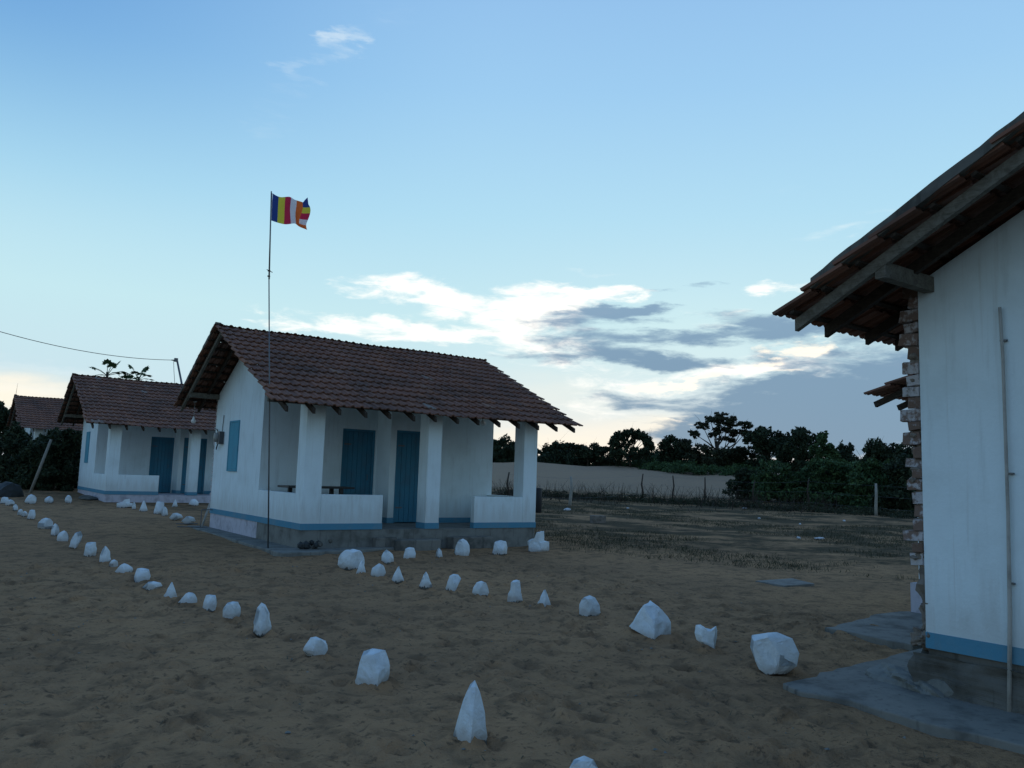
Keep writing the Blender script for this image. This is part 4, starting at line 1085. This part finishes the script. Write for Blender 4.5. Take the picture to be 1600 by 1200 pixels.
def frond_tree(px, py, wpx, dist, label, seed, nf=11):
    d = ray(px, py); t = dist/math.hypot(d.x, d.y); p = at_dist(px, py, t); gz = G(p.x, p.y); r = random.Random(seed)
    root = thing('papaya_tree', label, 'tree', (p.x, p.y, gz), 'papaya crowns over the second bungalow roof'); H = p.z-gz; W = wpx*dist/FPX/2
    m_ = MB(); m_.tube([(0, 0, -.3), (.1, 0, H*.5), (0, 0, H*.93)], [.12, .09, .06], 8); obj('trunk', m_, BARK, root, True)
    for k in range(nf):
        th = k*2.4+r.random()*.4; el_ = r.uniform(-.1, 1.2); ln = W*r.uniform(.7, 1.1)
        e_ = Vector((math.cos(th)*ln*math.cos(el_), math.sin(th)*ln*math.cos(el_), H*.9+math.sin(el_)*ln))
        f_ = MB(); f_.tube([(0, 0, H*.9), Vector((0, 0, H*.9)).lerp(e_, .6)+Vector((0, 0, .05)), e_], [.018, .014, .008], 4)
        up_ = (e_-Vector((0, 0, H*.9))).normalized(); sd_ = up_.cross(Vector((0, 0, 1))).normalized(); nn = sd_.cross(up_)
        for q in range(7):
            a = -1.5+q*.5; dd = (up_*math.cos(a)+sd_*math.sin(a)); l2 = W*.48*(1-.25*abs(a)/1.5); ww = dd.cross(nn)*l2*.30; dr = Vector((0, 0, -l2*.25))
            f_.add([e_, e_+dd*l2*.5+ww+dr*.3, e_+dd*l2+dr, e_+dd*l2*.5-ww+dr*.3], [(0, 1, 2, 3)])
        me = f_.mesh('leaf', LEAF_G); at = me.attributes.new('tint', 'FLOAT', 'POINT'); at.data.foreach_set('value', [.3]*len(me.vertices)); link('leaf', me, root)
frond_tree(169, 568, 42, 46, 'left papaya crown showing over the ridge of the second bungalow', 1)
frond_tree(218, 576, 42, 46, 'right papaya crown over the ridge, nearest the service pole', 2)
frond_tree(200, 583, 26, 47, 'middle low papaya crown barely over the ridge', 3, 14)

for (px, pb, pt, lean, lab) in ((45, 766, 694, 23, 'long pale pole leaning against the dark bush'), (22, 753, 712, 4, 'short pale post at the far left, with a flat cap')):
    p = on_ground(px, pb+4); k = p.length/FPX; m_ = MB(); h = (pb-pt)*k
    q = R0*lean*k
    m_.tube([(0, 0, -.2), (q.x, q.y, h)], [.06, .05], 8)
    if lean < 10: m_.box(q.x-.16, q.x+.16, q.y-.1, q.y+.1, h, h+.1)
    tag(obj('leaning_pole', m_, WOOD_GREY, None, True, loc=p), lab, 'pole')
p = on_ground(12, 776); l = lump(None, 'tarpaulin_heap', p+Vector((0, 0, .15)), (.62, .5, .42), 77, DARKBAG, 3); tag(l, 'dark heap under a tarpaulin at the left edge', 'heap')
for (px, py, s, lab) in ((5, 752, .13, 'small white tub at the far left edge under the shrub'), (14, 750, .12, 'small white tub right beside the other at the far left')):
    p = on_ground(px, py+2); m_ = MB(); m_.tube([(0, 0, 0), (0, 0, s*1.6), (0, 0, s*2.2)], [s, s*1.1, s*.6], 12); tag(obj('white_tub', m_, PALE, None, True, loc=p), lab, 'tub')

# service pole with overhead wire
sp = at_dist(284.5, 602, 47/math.hypot(ray(284, 600).x, ray(284, 600).y)); tpz = at_dist(276.5, 562, 47/math.hypot(ray(276, 562).x, ray(276, 562).y))
gz = G(sp.x, sp.y); pole = thing('service_pole', 'dark service pole with a bracket rising behind the second bungalow roof', 'pole', (sp.x, sp.y, gz))
dz = (tpz-sp); low_ = sp-dz*((sp.z-gz)/dz.z)
m_ = MB(); m_.tube([low_-pole.location, tpz-pole.location], [.07, .05], 10); obj('shaft', m_, STEEL, pole, True)
br = tpz-pole.location; m_ = MB(); m_.box(br.x-.14, br.x+.05, br.y-.06, br.y+.06, br.z-.12, br.z+.08); obj('bracket', m_, STEEL, pole, bevel=.02)
m_ = MB(); m_.tube([br+Vector((-.14, 0, -.05)), br+Vector((-.30, 0, -.05))], [.04, .02], 8); obj('insulator', m_, BLACK, pole)
m_ = MB(); s0 = br+Vector((-.16, 0, -.1)); m_.tube([s0, s0+Vector((.05, 0, -.5)), s0+Vector((.12, 0, -1.0)), s0+Vector((.2, 0, -1.7))], .012, 6); obj('drop_wire', m_, BLACK, pole)
wa_ = tpz+Vector((-.28, 0, -.05)); wb = at_dist(-60, 500, 38/math.hypot(ray(-60, 500).x, ray(-60, 500).y)); wp = []
for k in range(25):
    t = k/24; q = wa_.lerp(wb, t); q.z -= .36*4*t*(1-t); wp.append(q-wa_)
m_ = MB(); m_.tube(wp, .014, 6); tag(obj('overhead_wire', m_, BLACK, None, True, loc=wa_), 'single black overhead wire running from the service pole to the left edge', 'wire')

# ------------------------------------------------------------------ ground clutter (uncountable): straw, twigs, pebbles, field grass
def scatter(name, mat, pts, hmin, hmax, blades, spread, width, seed, flat=False):
    g = np.random.default_rng(seed); V, T = [], []
    P_ = np.repeat(np.array(pts), blades, 0); m = len(P_)
    b = P_.copy(); b[:, :2] += g.normal(size=(m, 2))*spread
    th = g.random(m)*6.28; h = g.uniform(hmin, hmax, m)
    lean = g.normal(size=(m, 2))*h[:, None]*(.5 if not flat else 1.6)
    if flat: top = b + np.concatenate([lean, g.random((m, 1))*.012], 1)
    else: top = b + np.concatenate([lean, h[:, None]], 1)
    sdv = np.stack([np.cos(th), np.sin(th), np.zeros(m)], 1)*width
    V = np.stack([b-sdv, b+sdv, top+sdv*.3, top-sdv*.3], 1).reshape(-1, 3)
    me = bpy.data.meshes.new(name); me.vertices.add(m*4); me.vertices.foreach_set('co', V.astype(np.float32).ravel())
    me.loops.add(m*4); me.loops.foreach_set('vertex_index', np.arange(m*4, dtype=np.int32)); me.polygons.add(m)
    me.polygons.foreach_set('loop_start', np.arange(0, m*4, 4, dtype=np.int32)); me.update(calc_edges=True)
    at = me.attributes.new('tint', 'FLOAT', 'POINT'); at.data.foreach_set('value', np.repeat(g.random(m), 4).astype(np.float32))
    me.materials.append(mat); return tag(link(name, me), kind='stuff')
pts = []
while len(pts) < 5200:
    a = rnd.uniform(math.radians(33), math.radians(78)); d = rnd.uniform(14, 52); x, y = d*math.sin(a), d*math.cos(a)
    if x*.79+y*.35 < 14.5 or (x < 13 and 15 < y < 23): continue
    if vnoise(x*.35, y*.35, 3)+.3*vnoise(x*1.3, y*1.3, 4) < .0 + .5*rnd.random()*max(0, (20.5-(x*.79+y*.35))/6): continue
    pts.append((x, y, G(x, y)))
scatter('field_grass', GRASS, pts, .02, .085, 9, .16, .007, 61)
st_ = []
for k in range(420):
    px = rnd.uniform(775, 1300); d = ray(px, 745).normalized(); t = 50+rnd.gauss(0, 2.5); st_.append((d.x*t, d.y*t, G(d.x*t, d.y*t)))
scatter('dry_stalks', WOOD_DARK, st_, .4, 1.15, 2, .3, .016, 63)
pts = []
for _ in range(1500):
    x, y = rnd.uniform(-3, 9), 2.8+rnd.random()**1.5*13
    if x > 5.7 and y < 5: continue
    pts.append((x, y, G(x, y)+.012))
scatter('twigs_and_straw', GRASS, pts, .012, .045, 2, .03, .005, 62, True)

pe = []
g = np.random.default_rng(5); V, FCS = [], []
oct_v = np.array([(1, 0, 0), (0, 1, 0), (-1, 0, 0), (0, -1, 0), (0, 0, .7), (0, 0, -.6)]); oct_f = [(0, 1, 4), (1, 2, 4), (2, 3, 4), (3, 0, 4), (1, 0, 5), (2, 1, 5), (3, 2, 5), (0, 3, 5)]
k = 0
while k < 900:
    x, y = g.uniform(-3, 9.5), 2.8+g.random()**1.4*12
    if x > 5.7 and y < 5: continue
    sz = .004+.016*g.random()**3; th = g.random()*6.28
    P_ = oct_v*(1+.3*g.normal(size=(6, 1)))*sz*np.array([1, .7+.3*g.random(), .7])
    P_ = np.stack([P_[:, 0]*np.cos(th)-P_[:, 1]*np.sin(th), P_[:, 0]*np.sin(th)+P_[:, 1]*np.cos(th), P_[:, 2]], 1)+np.array([x, y, G(x, y)+.006])
    V += [tuple(v) for v in P_]; FCS += [tuple(a+6*k for a in f) for f in oct_f]; k += 1
me = bpy.data.meshes.new('pebbles'); me.from_pydata(V, [], FCS); me.materials.append(CONC); tag(link('pebbles', me), kind='stuff')
